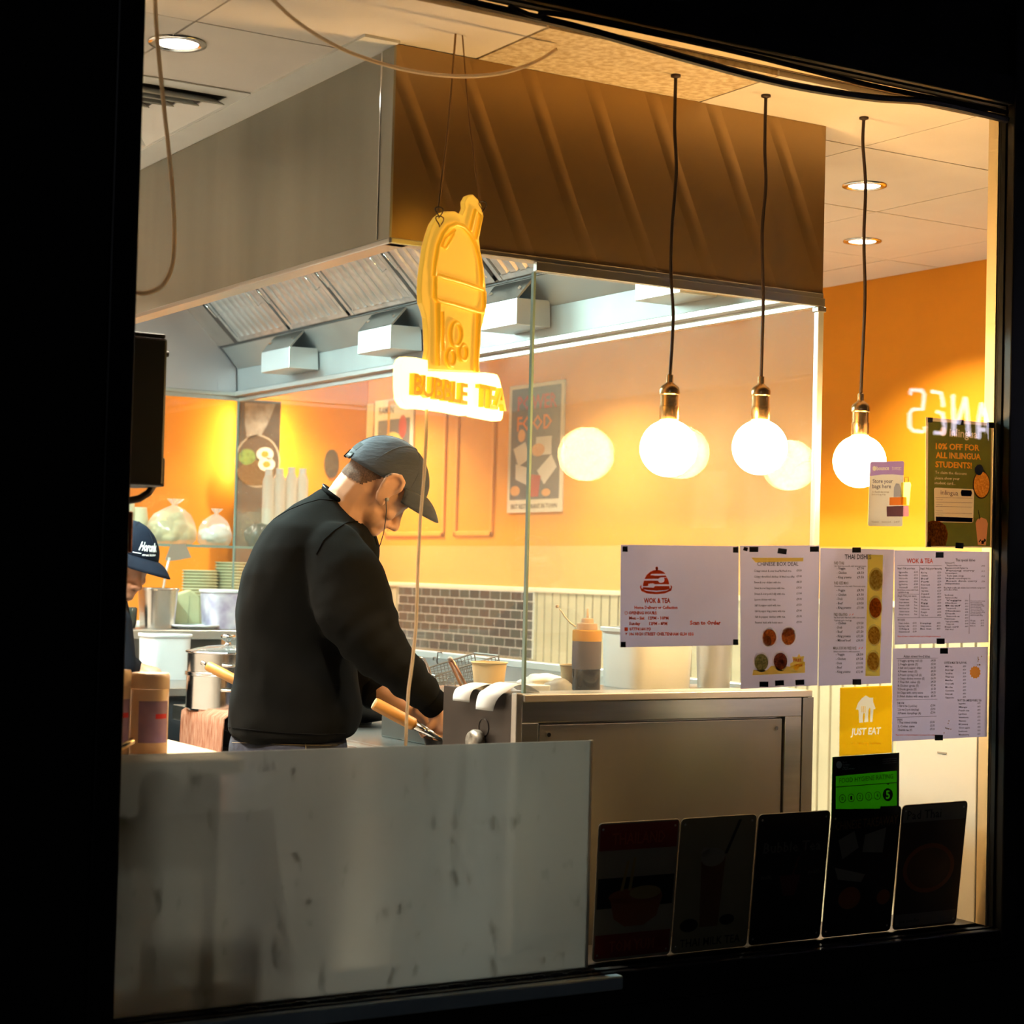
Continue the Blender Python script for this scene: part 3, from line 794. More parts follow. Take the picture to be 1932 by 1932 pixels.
# raised lettering
lt = MB()
for s, L, R, c_ in (('BUBBLE', (118, 1655), (545, 1735), 168), ('TEA', (640, 1745), (855, 1785), 172)):
    (L,), (R,) = zs([L]), zs([R])
    vs, fs = text2d(s, 2, 0, .02)
    a = onS(*L); b = onS(*R); u_ = V((0, 0, 1))*((onS(L[0], L[1]-c_/4.2)-onS(*L)).length)
    base = [a+(b-a)*x+u_*y+SN*.004 for x, y in vs]; n0 = len(lt.v)
    lt.add([p+SN*.012 for p in base], fs)
    ec = {}
    for f in fs:
        for i in range(len(f)):
            e = (f[i], f[(i+1) % len(f)]); ec[e] = 1
    nn = len(vs); lt.v += base
    for (i, j) in ec:
        if (j, i) not in ec: lt.f.append((n0+j, n0+i, n0+nn+i, n0+nn+j))
lt.build('lettering', glow('amber_letters', (1.0, .42, .004), L_CUP*.8, (.85, .40, .01)), sg)
# hanging cord and rings
hook = PX(866, 65, Z=CEIL); hook = V((SC.x+.02, SC.y+.0, CEIL)) if False else hook
r1, r2 = onS(826, 400), onS(905, 380)
STR = mat('hemp_string', (.30, .16, .04), .8)
MB().tube([hook+V((-.008, 0, 0)), hook.lerp(r1, .5)+V((0, 0, -.004)), r1], .0022, 6).build('string', STR, sg)
MB().tube([hook+V((.008, 0, 0)), hook.lerp(r2, .5)+V((0, 0, -.004)), r2], .0016, 6).build('string', STR, sg)
for (x, y) in ((826, 401), (827, 418), (908, 390)):
    c_ = onS(x, y)+SN*.003
    MB().tube([c_+SH*.011*cos(2*pi*k/16)+V((0, 0, .011*sin(2*pi*k/16)))+SN*.004*sin(4*pi*k/16) for k in range(16)], .0013, 5, True).build('ring', DARKMETAL, sg)
fl = thing('sign_flex', onS(764, 1410)-V((0, 0, .05)), 'thin pale power cable hanging from the bubble tea sign', 'cable')
pts = [onS(805, 772)]+[PX(x, y, Y=3.21) for x, y in ((804, 830), (800, 900), (793, 980), (789, 1060), (785, 1180), (778, 1250), (771, 1300), (767, 1360), (765, 1420))]
MB().tube(pts, .0034, 8).build('cable', mat('pale_flex', (.92, .78, .60), .4, translucent=.6), fl, smooth=True)

# loose white cables looping from the ceiling
def cable(px, Y, r, label):
    P = curve_pts(px, Y, 8)
    o = MB().tube(P, r, 8).build('hanging_cable', CABLE, smooth=True); tag(o, label, 'cable', 'loose cables hanging from the ceiling')
cable([(292, -40), (294, 30), (300, 110), (308, 190), (318, 280), (326, 370), (329, 440), (325, 500), (308, 537), (284, 551), (262, 553), (236, 545)], 3.20, .0042, 'pale cable hanging in a long loop at the upper left edge of the window')
cable([(480, -40), (520, 5), (570, 48), (640, 90), (720, 120), (800, 138), (880, 144), (950, 137), (1010, 117), (1050, 93)], 3.22, .0040, 'pale cable slung in a wide arc below the ceiling in front of the hood')

# speaker at the left edge
sp = thing('wall_speaker', PX(270, 945, Y=3.42), 'black wall speaker on a curved bracket at the left edge of the window', 'speaker')
a = PX(205, 628, Y=3.38); b = PX(318, 632, Y=3.38); c_ = PX(306, 918, Y=3.38)
MB().box(a.x-.06, b.x, 3.38, 3.52, c_.z, a.z).build('cabinet', BLACKPL, sp, bevel=.006)
MB().box(b.x-.075, b.x-.003, 3.385, 3.50, a.z, a.z+.008).build('top_plate', BLACKPL, sp, bevel=.003)
MB().cone((b.x, 3.40, a.z-.028), (b.x+.008, 3.40, a.z-.028), .006, .006, 10).build('bolt', DARKMETAL, sp)
MB().box(b.x-.006, b.x+.002, 3.382, 3.49, c_.z+.0, c_.z+.055).build('foot_plate', BLACKPL, sp, bevel=.002)
MB().tube([PX(x, y, Y=3.44) for x, y in ((290, 915), (280, 930), (262, 941), (240, 945), (215, 944), (190, 940))], .007, 8).build('bracket', DARKMETAL, sp, smooth=True)
MB().box(1.05, 1.13, 3.17, 3.50, 1.672, 1.692).build('bracket_arm', DARKMETAL, sp)
o = MB().box(1.085, PX(236, 1000, Y=3.176).x, 3.1345, 3.146, PX(230, 1042, Y=3.176).z, PX(230, 965, Y=3.176).z).build('hanging_strip', mat('orange_plastic', (.85, .22, .02), .5), bevel=.003)
tag(o, 'narrow orange plastic strip hanging beside the window frame above the navy cap', 'strip')

# ================================================================== PAPERS ON THE GLASS
YP = 3.1036
def onP(px, py): return PX(px, py, Y=YP)
OUT = V((0, -.0007, 0)); OUT2 = V((0, -.0012, 0)); OUT3 = V((0, -.0016, 0))
def sheet(name, corners, m, label, cat, group=None, thick=.0008):
    poly = corners
    o = MB().prism(poly, lambda a, b: onP(a, b), (0, thick, 0)).build(name, m)
    return tag(o, label, cat, group)
def tape(parent, px, py, w, h, rot=0., m=TAPE):
    c, s = cos(rot), sin(rot)
    pts = [(px+(a*c-b*s), py+(a*s+b*c)) for a, b in ((-w/2, -h/2), (w/2, -h/2), (w/2, h/2), (-w/2, h/2))]
    MB().prism(pts, lambda a, b: onP(a, b)+V((0, -.0004, 0)), (0, -.0006, 0)).build('tape', m, parent)
Z1 = lambda x, y: (1150+x/4.83, 1010+y/4.83)
Z2 = lambda x, y: (1530+x/4.806, 1010+y/4.806)
ZI = lambda x, y: (1600+x/5.684, 700+y/5.684)
ZG = lambda x, y: (1100+x/2.322, 1380+y/2.322)
def lines(parent, items, m, zf, k, name='lettering', res=1, out=OUT, bold=.022):
    mb = MB()
    for s, x0, yb, x1, cap in items:
        dy = 0
        ptext(mb, s, zf(x0, yb), zf(x1, yb+dy), cap/k, onP, out, res, bold=bold)
    mb.build(name, m, parent)
FOOD = {}
def food(kind):
    cs = {'curry': ((.75, .22, .03), (.35, .08, .01)), 'noodle': ((.85, .62, .28), (.50, .25, .06)), 'green': ((.55, .50, .16), (.22, .24, .05)), 'beef': ((.30, .08, .03), (.10, .02, .01)), 'rice': ((.85, .80, .62), (.55, .38, .15)), 'soup': ((.95, .50, .10), (.70, .28, .04))}[kind]
    return mat('food_'+kind, cs[0], .6, c2=cs[1], nscale=220, detail=3, translucent=.8)
CERAM = mat('printed_plate', (.90, .86, .80), .5, translucent=.85)
def pic(parent, zf, c, rx, ry, kind, rim=True, k=4.83, lift=OUT):
    C_ = zf(*c)
    if rim:
        mb = MB(); pdisc(mb, C_, rx/k, ry/k, onP, lift); mb.build('plate_picture', CERAM, parent)
    mb = MB(); pdisc(mb, (C_[0]-.3, C_[1]+.5), rx*.84/k, ry*.84/k, onP, lift+V((0, -.0004, 0))); mb.build('food_picture', food(kind), parent)

# 1  landscape sheet with the cloche mark
s1 = sheet('notice_sheet', [Z1(105, 85), Z1(1178, 100), Z1(1170, 1000), Z1(97, 1022)], PAPER, 'landscape notice with a red cloche mark and opening hours taped to the glass', 'notice', 'printed sheets taped inside the glass')
for x, y in ((140, 125), (1147, 133), (123, 995), (1148, 973)): tape(s1, *Z1(x, y), 9.5, 10.5)
lg = MB()
def zp(pts): return [Z1(*p) for p in pts]
dome = [(302, 485), (306, 450), (312, 415), (430, 415), (432, 392), (316, 392)]
# dome of the cloche in three bands, with knob and dish
pquad(lg, zp([(316, 398), (335, 362), (365, 335), (400, 318), (430, 314), (462, 318), (495, 336), (508, 352), (470, 350), (380, 352), (370, 362), (420, 368), (510, 366), (522, 382), (462, 384), (446, 396)]), onP, OUT)
pquad(lg, zp([(312, 412), (440, 412), (452, 430), (470, 434), (492, 425), (500, 406), (494, 388), (524, 386), (536, 415), (542, 446), (408, 446), (398, 438), (352, 442), (350, 462), (302, 466), (304, 440)]), onP, OUT)
pquad(lg, zp([(302, 472), (352, 474), (400, 476), (412, 462), (544, 462), (546, 490), (500, 500), (424, 504), (350, 500), (300, 490)]), onP, OUT)
pdisc(lg, Z1(429, 300), 13/4.83, 15/4.83, onP, OUT)
pquad(lg, zp([(421, 306), (437, 306), (438, 322), (420, 322)]), onP, OUT)
pquad(lg, zp([(274, 470), (288, 448), (290, 480), (330, 505), (424, 516), (520, 505), (556, 480), (556, 450), (570, 470), (560, 505), (500, 530), (424, 537), (340, 530), (288, 508)]), onP, OUT)
lg.build('cloche_mark', INKR, s1)
lines(s1, [('WOK & TEA', 310, 615, 553, 42)], INKR, Z1, 4.83, res=2, bold=.04)
lines(s1, [('Home Delivery or Collection', 225, 670, 618, 26), ('OPENING HOURS:', 172, 720, 432, 27), ('Mon - Sat   12PM - 10PM', 176, 767, 536, 27), ('Sunday        12PM - 8PM', 176, 817, 524, 27), ('07774160193', 178, 867, 374, 27), ('106 HIGH STREET CHELTENHAM GL50 1EG', 178, 912, 764, 27), ('Scan to Order', 730, 814, 1012, 36)], INKR, Z1, 4.83, bold=.045)
ic = MB(); pquad(ic, zp([(135, 838), (166, 838), (166, 872), (135, 872)]), onP, OUT); pquad(ic, zp([(142, 888), (160, 888), (151, 912)]), onP, OUT)
c_ = Z1(150, 708)
for k in range(16):
    a0, a1 = 2*pi*k/16, 2*pi*(k+1)/16
    pquad(ic, [(c_[0]+3.0*cos(a0), c_[1]+3.2*sin(a0)), (c_[0]+3.0*cos(a1), c_[1]+3.2*sin(a1)), (c_[0]+2.2*cos(a1), c_[1]+2.4*sin(a1)), (c_[0]+2.2*cos(a0), c_[1]+2.4*sin(a0))], onP, OUT)
ic.build('icons', INKR, s1)

# 2  box deal menu
s2 = sheet('menu_sheet', [Z1(1190, 95), Z1(1915, 92), Z1(1895, 1368), Z1(1197, 1400)], PAPER, 'portrait menu headed with a yellow band and five dish pictures, left of the dishes menu', 'menu', 'printed sheets taped inside the glass')
for x, y, r in ((1313, 128, 0), (1572, 145, .15), (1865, 126, 0), (1405, 1357, 0), (1547, 1345, -.05), (1732, 1340, -.05)): tape(s2, *Z1(x, y), 16.5, 10, r)
tape(s2, *Z1(1238, 125), 8, 7, .3, TAPEB)
YEL = mat('printed_yellow', (1., .72, .12), .8, translucent=.9)
yb = MB(); pquad(yb, zp([(1290, 204), (1765, 204), (1762, 236), (1330, 248)]), onP, OUT)
pquad(yb, zp([(1300, 1275), (1310, 1225), (1430, 1230), (1470, 1190), (1640, 1195), (1780, 1150), (1778, 1252)]), onP, OUT)
pquad(yb, zp([(1640, 1170), (1672, 1150), (1660, 1105), (1705, 1110), (1725, 1078), (1738, 1105), (1772, 1100), (1762, 1140), (1775, 1170), (1740, 1190), (1720, 1215), (1685, 1235), (1672, 1205), (1645, 1210)]), onP, OUT2)
yb.build('yellow_print', YEL, s2)
lines(s2, [('CHINESE BOX DEAL', 1345, 278, 1720, 36)], INK, Z1, 4.83, res=2, bold=.01)
it = []
dishes = ['Crispy sweet & sour beef & fried rice', 'Crispy shredded chicken & fried noodles', 'Sweet & sour chicken with rice', 'Sweet & sour king prawns with rice', 'Sweet & sour pork belly with rice', 'Lemon chicken with rice', 'Salt & pepper squid with rice', 'Salt & pepper king prawns with rice', 'Salt & pepper chicken with rice', 'Roasted duck with hoisin sauce']
ends = [1655, 1685, 1558, 1592, 1596, 1512, 1555, 1598, 1600, 1575]
pr_ = ['£9.50', '£9.00', '£8.50', '£9.50', '£10.00', '£9.00', '£9.50', '£9.90', '£9.00', '£10.90']
for i in range(10):
    yy = 333+i*52.2
    it += [(dishes[i], 1314+i*1.2, yy, ends[i], 19), (pr_[i], 1702, yy-4, 1750, 19)]
lines(s2, it, INK, Z1, 4.83)
lines(s2, [('FREE', 1672, 1150, 1745, 26), ('SOFT DRINK', 1680, 1195, 1755, 20)], INKR, Z1, 4.83, out=OUT3)
for c, kd in (((1455, 928), 'curry'), ((1628, 920), 'curry'), ((1382, 1155), 'green'), ((1556, 1145), 'beef')): pic(s2, Z1, c, 74, 92, kd)
mb = MB(); pdisc(mb, Z1(1432, 965), 40/4.83, 50/4.83, onP, OUT3); pdisc(mb, Z1(1628, 878), 55/4.83, 38/4.83, onP, OUT3); mb.build('rice_picture', food('rice'), s2)

# 3  dishes menu
s3 = sheet('menu_sheet', [Z2(85, 115), Z2(755, 130), Z2(725, 1340), Z2(70, 1365)], PAPER, 'portrait dishes menu with a yellow strip of four dishes down its right side', 'menu', 'printed sheets taped inside the glass')
tape(s3, *Z2(412, 133), 16, 10); tape(s3, *Z2(414, 1330), 16, 10.5, 0, TAPEB)
mb = MB(); pquad(mb, [Z2(*p) for p in ((515, 175), (652, 178), (622, 1275), (492, 1275))], onP, OUT); mb.build('yellow_strip', mat('printed_mustard', (1., .82, .12), .8, translucent=.9), s3)
for c, kd, rx in (((588, 400), 'rice', 70), ((582, 655), 'curry', 66), ((570, 905), 'noodle', 66), ((562, 1140), 'noodle', 64)):
    pic(s3, Z2, c, rx, 108 if kd != 'noodle' else 98, kd, k=4.806, lift=OUT2)
lines(s3, [('THAI DISHES', 305, 215, 545, 42)], INK, Z2, 4.806, res=2)
lines(s3, [('PAD THAI', 210, 265, 298, 28), ('PAD KEE MAO', 210, 445, 340, 26), ('PAD KRA PAO', 207, 732, 330, 28), ('MALA SICHUAN FRIED RICE', 200, 1035, 410, 26)], mat('dark_heading_ink', (.10, .07, .04), .8), Z2, 4.806, bold=.02)
it = [('Stir fried rice noodle with tamarind sauce', 212, 285, 498, 13), ('Drunken noodles with Thai basil, spicy', 212, 468, 492, 13), ('Stir fried with Thai basil, chilli, bean served', 207, 752, 486, 13), ('Thai basil, garlic, fried egg', 208, 778, 366, 13), ('Sichuan style fried rice with peppercorn', 202, 1060, 440, 13)]
for y, s, p in ((310, 'Veggie', '£7.90'), (350, 'Chicken', '£8.50'), (390, 'King prawns', '£9.50'), (508, 'Veggie', '£8.90'), (548, 'Chicken', '£9.50'), (586, 'Duck', '£10.25'), (626, 'Beef', '£10.50'), (666, 'King prawns', '£11.00'), (806, 'Chicken', '£10.50'), (845, 'Duck', '£11.50'), (884, 'Beef', '£11.50'), (924, 'King prawns', '£12.50'), (963, 'Minced beef', '£10.90'), (1090, 'Veggie', '£8.50'), (1130, 'Chicken', '£9.50'), (1169, 'Duck', '£10.50'), (1208, 'Beef', '£10.50'), (1247, 'King prawns', '£12.00')):
    sh = (y-300)*-.010
    it += [('- '+s, 232+sh, y, 245+sh+len(s)*11, 22), (p, 418+sh, y, 480+sh, 22)]
lines(s3, it, INK, Z2, 4.806)
ch = MB()
for x, y in ((350, 728), (375, 726), (435, 1032), (460, 1030)): pquad(ch, [Z2(x-6, y), Z2(x+4, y-16), Z2(x+9, y-18), Z2(x+4, y-4)], onP, OUT)
ch.build('chilli_marks', INKR, s3)

# 4  main menu (landscape, upper right)
s4 = sheet('menu_sheet', [Z2(757, 135), Z2(1620, 150), Z2(1610, 970), Z2(760, 990)], PAPER, 'upper right landscape menu with a red heading and closely printed price columns', 'menu', 'printed sheets taped inside the glass')
tape(s4, *Z2(1165, 178), 14.5, 10.5); tape(s4, *Z2(1174, 960), 15, 10.5)
lines(s4, [('WOK & TEA', 866, 252, 1105, 42)], INKR, Z2, 4.806, res=2, bold=.015)
it = [('Thai special dishes', 1310, 235, 1488, 24), ('Step1: Pick your base', 782, 308, 942, 18), ('Step2: Pick your favourite', 988, 310, 1186, 18), ('Step3: Pick your sauce', 784, 558, 955, 18), ('Every base comes with fresh', 784, 502, 970, 14), ('vegetables & egg', 786, 522, 885, 14), ('SIDE ORDER', 784, 775, 850, 16)]
for i, s in enumerate(['Egg noodles', 'Rice noodles', 'Udon noodles', 'Jasmine rice', 'Egg fried rice', 'Vermicelli']): it += [(s, 795, 342+i*27.5, 875, 15), ('£5.%d0' % (i % 9), 932, 340+i*27.5, 968, 15)]
for i, s in enumerate(['Mixed veg', 'Chicken', 'Beef', 'Pork', 'Roast duck', 'King prawns', 'Crispy chicken', 'Squid', 'Salmon', 'Tofu', 'Egg', 'Mushroom', 'Cashew nut', 'Pineapple', 'Pak choi']): it += [(s, 996, 345+i*27.6, 1050+(i*7) % 30, 15), ('£%d.50' % (2+i % 3), 1145, 343+i*27.6, 1178, 15)]
for i, s in enumerate(['Teriyaki sauce', 'Soy sauce', 'Sweet chilli', 'Black bean hot', 'Oyster sauce', 'Satay sauce']): it += [(s, 795, 587+i*27.5, 890, 15), ('Free', 935, 585+i*27.5, 962, 15)]
for i, s in enumerate(['Prawn crackers', 'Spring rolls', 'Chips', 'Seaweed']): it += [(s, 793, 804+i*25.8, 890, 15), ('£3.%d0' % i, 922, 802+i*25.8, 956, 15)]
for i, s in enumerate(['Dumplings', 'Crispy wonton', 'Bao bun']): it += [(s, 990, 804+i*25.5, 1090, 15), ('£4.%d0' % i, 1140, 802+i*25.5, 1172, 15)]
for i, s in enumerate(['Pad see ew (V)', 'Thai green chicken curry', 'Massaman curry with fragrant rice', 'Panang curry', 'Thai red curry with fragrant rice', 'Tom yum soup', 'Tom kha with coconut & fragrant rice', 'Roast duck curry', 'Stir fried basil, fragrant rice with homemade sauce']): it += [(s, 1215+(i % 2)*12, 256+i*23.6, 1300+(i*61) % 220, 15)]
for i in range(4): it += [('£9.%d0' % i, 1545, 284+i*47, 1575, 14)]
it += [('Rice, fresh noodles, salt, chicken, beef, coriander, spring onion', 1205, 482, 1580, 15), ('and a slice of lime', 1205, 500, 1328, 15)]
for i, s in enumerate(['Noodle soups', 'Ramen noodles', 'Veggie', 'Chicken', 'Beef', 'Tom yum noodle', 'Chicken', 'Duck', 'Wonton noodle soup', 'Fresh in house', 'Vegan options available', 'Crispy tofu', 'Bean curd', 'Pak choi']): it += [(s, 1212+(i % 3)*6, 548+i*24, 1290+(i*37) % 80, 14)]
for i in range(10): it += [('£8.%d0' % i, 1395, 598+i*26, 1424, 13)]
for i in range(10): it += [('Please ask the staff for allergy', 1445, 600+i*14.5, 1578-(i*29) % 40, 10)]
for i, s in enumerate(['Tea', 'Coffee', 'Bubble tea']): it += [(s, 1440, 780+i*23, 1490, 13), ('£3.%d0' % i, 1538, 778+i*23, 1566, 13)]
lines(s4, it, INKGREY, Z2, 4.806)
rl = MB()
for a, b, c, d in ((780, 270, 1186, 274), (782, 530, 980, 533), (780, 746, 1182, 742)):
    pquad(rl, [Z2(a, b), Z2(c, d), Z2(c, d+3), Z2(a, b+3)], onP, OUT)
for a, b, c, d in ((982, 280, 978, 745), (1436, 530, 1430, 895)):
    pquad(rl, [Z2(a, b), Z2(a+3, b), Z2(c+3, d), Z2(c, d)], onP, OUT)
rl.build('ruled_lines', INK, s4)
lines(s4, [('Please ask before ordering if you have any food allergies or intolerances', 784, 922, 1175, 13)], INKR, Z2, 4.806)

# 5  lower right menu
s5 = sheet('menu_sheet', [Z2(745, 1025), Z2(1605, 1012), Z2(1595, 1825), Z2(735, 1868)], PAPER, 'lower right landscape menu with an orange blob, below the red headed menu', 'menu', 'printed sheets taped inside the glass')
tape(s5, *Z2(1205, 1048), 14.5, 10.5); tape(s5, *Z2(1158, 1834), 15, 10.5)
it = [('Asian street food bites', 838, 1108, 1078, 24), ('COFFEE & MILK TEA FLAVOURS', 1205, 1165, 1410, 20), ('FRUIT TEA & MIXED BUBBLE TEA', 1328, 1506, 1545, 20), ('DIM SUM', 782, 1530, 842, 18), ('DRINKS', 782, 1680, 830, 18)]
for i, s in enumerate(['1.Veggie spring roll (6)', '2.Veggie gyoza (5)', '3.Salt and pepper chips', '4.Prawn toast (5)', '5.Prawn spring roll (6)', '6.Crispy chicken wonton (5)', '7.Thai fish cakes (5)', '8.Chicken gyoza (5)', '9.Duck gyoza (5)', '10.Chips with curry sauce', '11.Fried chicken with satay sauce']):
    it += [(s, 788-i*.5, 1146+i*32.3, 850+len(s)*6.6, 20), ('£%d.50' % (4+i % 3), 1086, 1144+i*32.1, 1130, 20)]
for i, s in enumerate(['1.Char siu bao (2 pork bun)', '2.Siu mai (3 pork dumplings)', '3.Prawn dumplings (4)']): it += [(s, 785, 1556+i*33, 960+i*18, 20), ('£5.90', 1082, 1552+i*32, 1126, 20)]
for i, s in enumerate(['1.Thai mixed drinks', '2.Coke cans', '3.Bubble tea (V)']): it += [(s, 785, 1706+i*34, 960-i*22, 20), ('£3.50', 1078, 1702+i*32, 1120, 20)]
for i, s in enumerate(['Milk tea', 'Brown sugar', 'Taro milk tea', 'Thai tea', 'Matcha', 'Oreo milk', 'Mocha', 'Coconut', 'Honey milk', 'Cappuccino']): it += [(s, 1216, 1196+i*31.3, 1280+(i*13) % 25, 15), ('£4.%d0' % i, 1376, 1194+i*31, 1404, 15)]
for i, s in enumerate(['Passionfruit', 'Mango', 'Peach tea', 'Lychee', 'Strawberry', 'Watermelon', 'Kiwi', 'Green apple', 'Lemon', 'Blueberry']): it += [(s, 1338, 1533+i*31.2, 1400+(i*17) % 40, 15), ('£4.50', 1508, 1528+i*31, 1535, 15)]
lines(s5, it, INKGREY, Z2, 4.806)
rl = MB()
for a, b, c, d in ((775, 1116, 1148, 1112), (772, 1492, 1144, 1484), (770, 1650, 1140, 1638)): pquad(rl, [Z2(a, b), Z2(c, d), Z2(c, d+3), Z2(a, b+3)], onP, OUT)
rl.build('ruled_lines', INK, s5)
lines(s5, [('Please inform us of any food allergies or intolerances before ordering', 768, 1816, 1138, 14)], INKR, Z2, 4.806)
mb = MB(); c_ = Z2(1487, 1242)
pquad(mb, [(c_[0]+(11 if k % 2 else 9)*cos(2*pi*k/24), c_[1]+(12.5 if k % 2 else 10.5)*sin(2*pi*k/24)) for k in range(24)], onP, OUT); mb.build('orange_blob', mat('printed_orange', (1., .42, .06), .8, translucent=.9), s5)
mb = MB()
for i in range(16):
    x, y = (1500+random.uniform(0, 55), 1075+random.uniform(0, 110)) if i < 9 else (1205+random.uniform(0, 85), 1680+random.uniform(0, 140))
    pdisc(mb, Z2(x, y), 1.0, 1.3, onP, OUT, 8)
mb.build('confetti_dots', mat('printed_tan', (.45, .28, .15), .8), s5)

# 6  yellow delivery sticker
je_out = [Z2(262, 1380), Z2(735, 1360), (1682, 1420), (1583, 1427)]
WPRINT = mat('white_print', (.92, .90, .84), .6, translucent=.7)
je = sheet('delivery_sticker', je_out, WPRINT, 'amber delivery sticker with a white house of cutlery below the dishes menu', 'sticker')
zq = lambda pts: [Z2(*p) for p in pts]
house = zq([(405, 1580), (425, 1520), (460, 1478), (495, 1452), (530, 1472), (562, 1472), (562, 1508), (585, 1572), (565, 1580), (555, 1690), (535, 1692), (538, 1585), (532, 1560), (520, 1585), (516, 1650), (520, 1690), (482, 1695), (486, 1650), (486, 1612), (474, 1612), (468, 1650), (470, 1697), (436, 1700), (430, 1582)])
tines = [zq([(x, 1548), (x+6, 1547), (x+5, 1606), (x, 1606)]) for x in (458, 472, 486)]
cutout(MB(), je_out, [house]+tines+text_loops('JUST EAT', Z2(358, 1812), Z2(634, 1800), 60/4.806, 2, .03, .15), onP, OUT).build('amber_field', mat('sticker_amber', (1., .60, .01), .5, translucent=.85), je)
lines(je, [('Order eating app below', 360, 1895, 634, 22)], mat('faint_print', (1., .80, .3), .6, translucent=.9), Z2, 4.806, out=OUT2)

# 7  hygiene rating sticker
hy_out = [ZG(1093, 112), ZG(1385, 93), ZG(1383, 360), ZG(1088, 378)]
hy = sheet('rating_sticker', hy_out, mat('sticker_green', (.09, .32, .006), .5, translucent=.8), 'black and green hygiene rating sticker showing five, above the metal signs', 'sticker')
green = [ZG(1107, 196), ZG(1374, 172), ZG(1374, 325), ZG(1302, 328), ZG(1300, 338), ZG(1106, 340)]
BLK = mat('sticker_black', (.006, .006, .006), .4)
cutout(MB(), hy_out, [green], onP, OUT).build('black_field', BLK, hy)
lt = MB(); ptext(lt, 'FOOD HYGIENE RATING', ZG(1121, 226), ZG(1357, 206), 21/2.322, onP, OUT2, 2)
pquad(lt, [ZG(1107, 242), ZG(1374, 222), ZG(1374, 225), ZG(1107, 245)], onP, OUT2); pquad(lt, [ZG(1326, 226), ZG(1344, 225), ZG(1335, 236)], onP, OUT2)
for i in range(5):
    cx_, cy_ = ZG(1135+i*38.3, 294-i*3.4); R1 = 6.4
    cutout(lt, disc_loop((cx_, cy_), R1, R1*1.25, 24), [disc_loop((cx_, cy_), R1*.86, R1*1.08, 24)], onP, OUT2)
    ptext(lt, str(i), (cx_-1.9, cy_+3.6), (cx_+1.9, cy_+3.3), 7, onP, OUT2, 2)
c_ = ZG(1334, 277)
cutout(lt, disc_loop(c_, 9.5, 12.2, 28), text_loops('5', (c_[0]-3.8, c_[1]+7.5), (c_[0]+3.8, c_[1]+7), 15, 2, .03), onP, OUT2)
lt.build('lettering', BLK, hy)
mb = MB(); pdisc(mb, ZG(1120, 146), 5.4, 7, onP, OUT2, 20)
for i, s in enumerate(('Food', 'Standards', 'Agency')): ptext(mb, s, ZG(1137, 138+i*11), ZG(1152+6*(i == 1)+8*(i != 0), 137+i*11), 3.2, onP, OUT2)
ptext(mb, 'food.gov.uk/ratings', ZG(1135, 168), ZG(1188, 164), 2.6, onP, OUT2)
for i in range(3): ptext(mb, 'rated by the council', ZG(1312, 124+i*9), ZG(1372, 119+i*9), 2.2, onP, OUT2)
mb.build('agency_mark', mat('pale_teal_print', (.75, .90, .88), .5), hy)

# 8  luggage storage sticker
bo = sheet('luggage_sticker', [ZI(235, 985), ZI(250, 972), ZI(590, 966), ZI(600, 978), ZI(583, 1655), ZI(572, 1666), ZI(228, 1662), ZI(216, 1650)], mat('sticker_white', (.86, .84, .80), .5, translucent=.5), 'white and purple luggage storage sticker on the orange wall beside the right bulb', 'sticker')
onP_ = onP
cutout(MB(), [ZI(234, 988), ZI(250, 974), ZI(590, 968), ZI(599, 980), ZI(594, 1118), ZI(480, 1108), ZI(360, 1110), ZI(232, 1128)], text_loops('bounce', ZI(303, 1064), ZI(438, 1060), 44/5.684, 2, .03)+[disc_loop(ZI(280, 1045), 3.6, 4.6)]+text_loops('Luggage', ZI(470, 1045), ZI(570, 1042), 20/5.684)+text_loops('storage', ZI(470, 1062), ZI(570, 1060), 12/5.684), onP, OUT).build('purple_band', mat('sticker_purple', (.45, .32, .85), .5, translucent=.8), bo)
lines(bo, [('Store your', 262, 1200, 478, 42), ('bags here', 257, 1256, 458, 42)], mat('navy_ink', (.10, .09, .20), .7), ZI, 5.684, res=2, bold=.01)
lines(bo, [('For flexible day storage', 255, 1305, 440, 18), ('Book on the app today', 253, 1332, 400, 18), ('Trusted', 248, 1625, 325, 16), ('Insured', 360, 1625, 455, 16), ('24/7', 490, 1625, 550, 16)], mat('tan_print', (.50, .42, .34), .7), ZI, 5.684)
for nm, pts, c in (('yellow_case', ((565, 1195), (660, 1192), (672, 1215), (650, 1440), (560, 1430)), (.85, .75, .15)), ('blue_bag', ((485, 1350), (488, 1250), (510, 1205), (545, 1210), (575, 1290), (575, 1350)), (.35, .38, .52)), ('orange_case', ((440, 1355), (622, 1350), (624, 1438), (438, 1440)), (.80, .25, .05)), ('dark_case', ((410, 1452), (645, 1445), (648, 1550), (640, 1560), (412, 1560)), (.10, .05, .08))):
    mb = MB(); pquad(mb, [ZI(*p) for p in pts], onP, OUT2 if nm != 'orange_case' else OUT3); mb.build(nm, mat('print_'+nm, tuple(min(1, q*1.25) for q in c), .6, translucent=.8), bo)
mb = MB(); mb.tube([onP(*ZI(x, y))+OUT3 for x, y in ((600, 1195), (600, 1140), (640, 1138), (640, 1195))], .0008, 5); mb.build('case_handle', INK, bo)

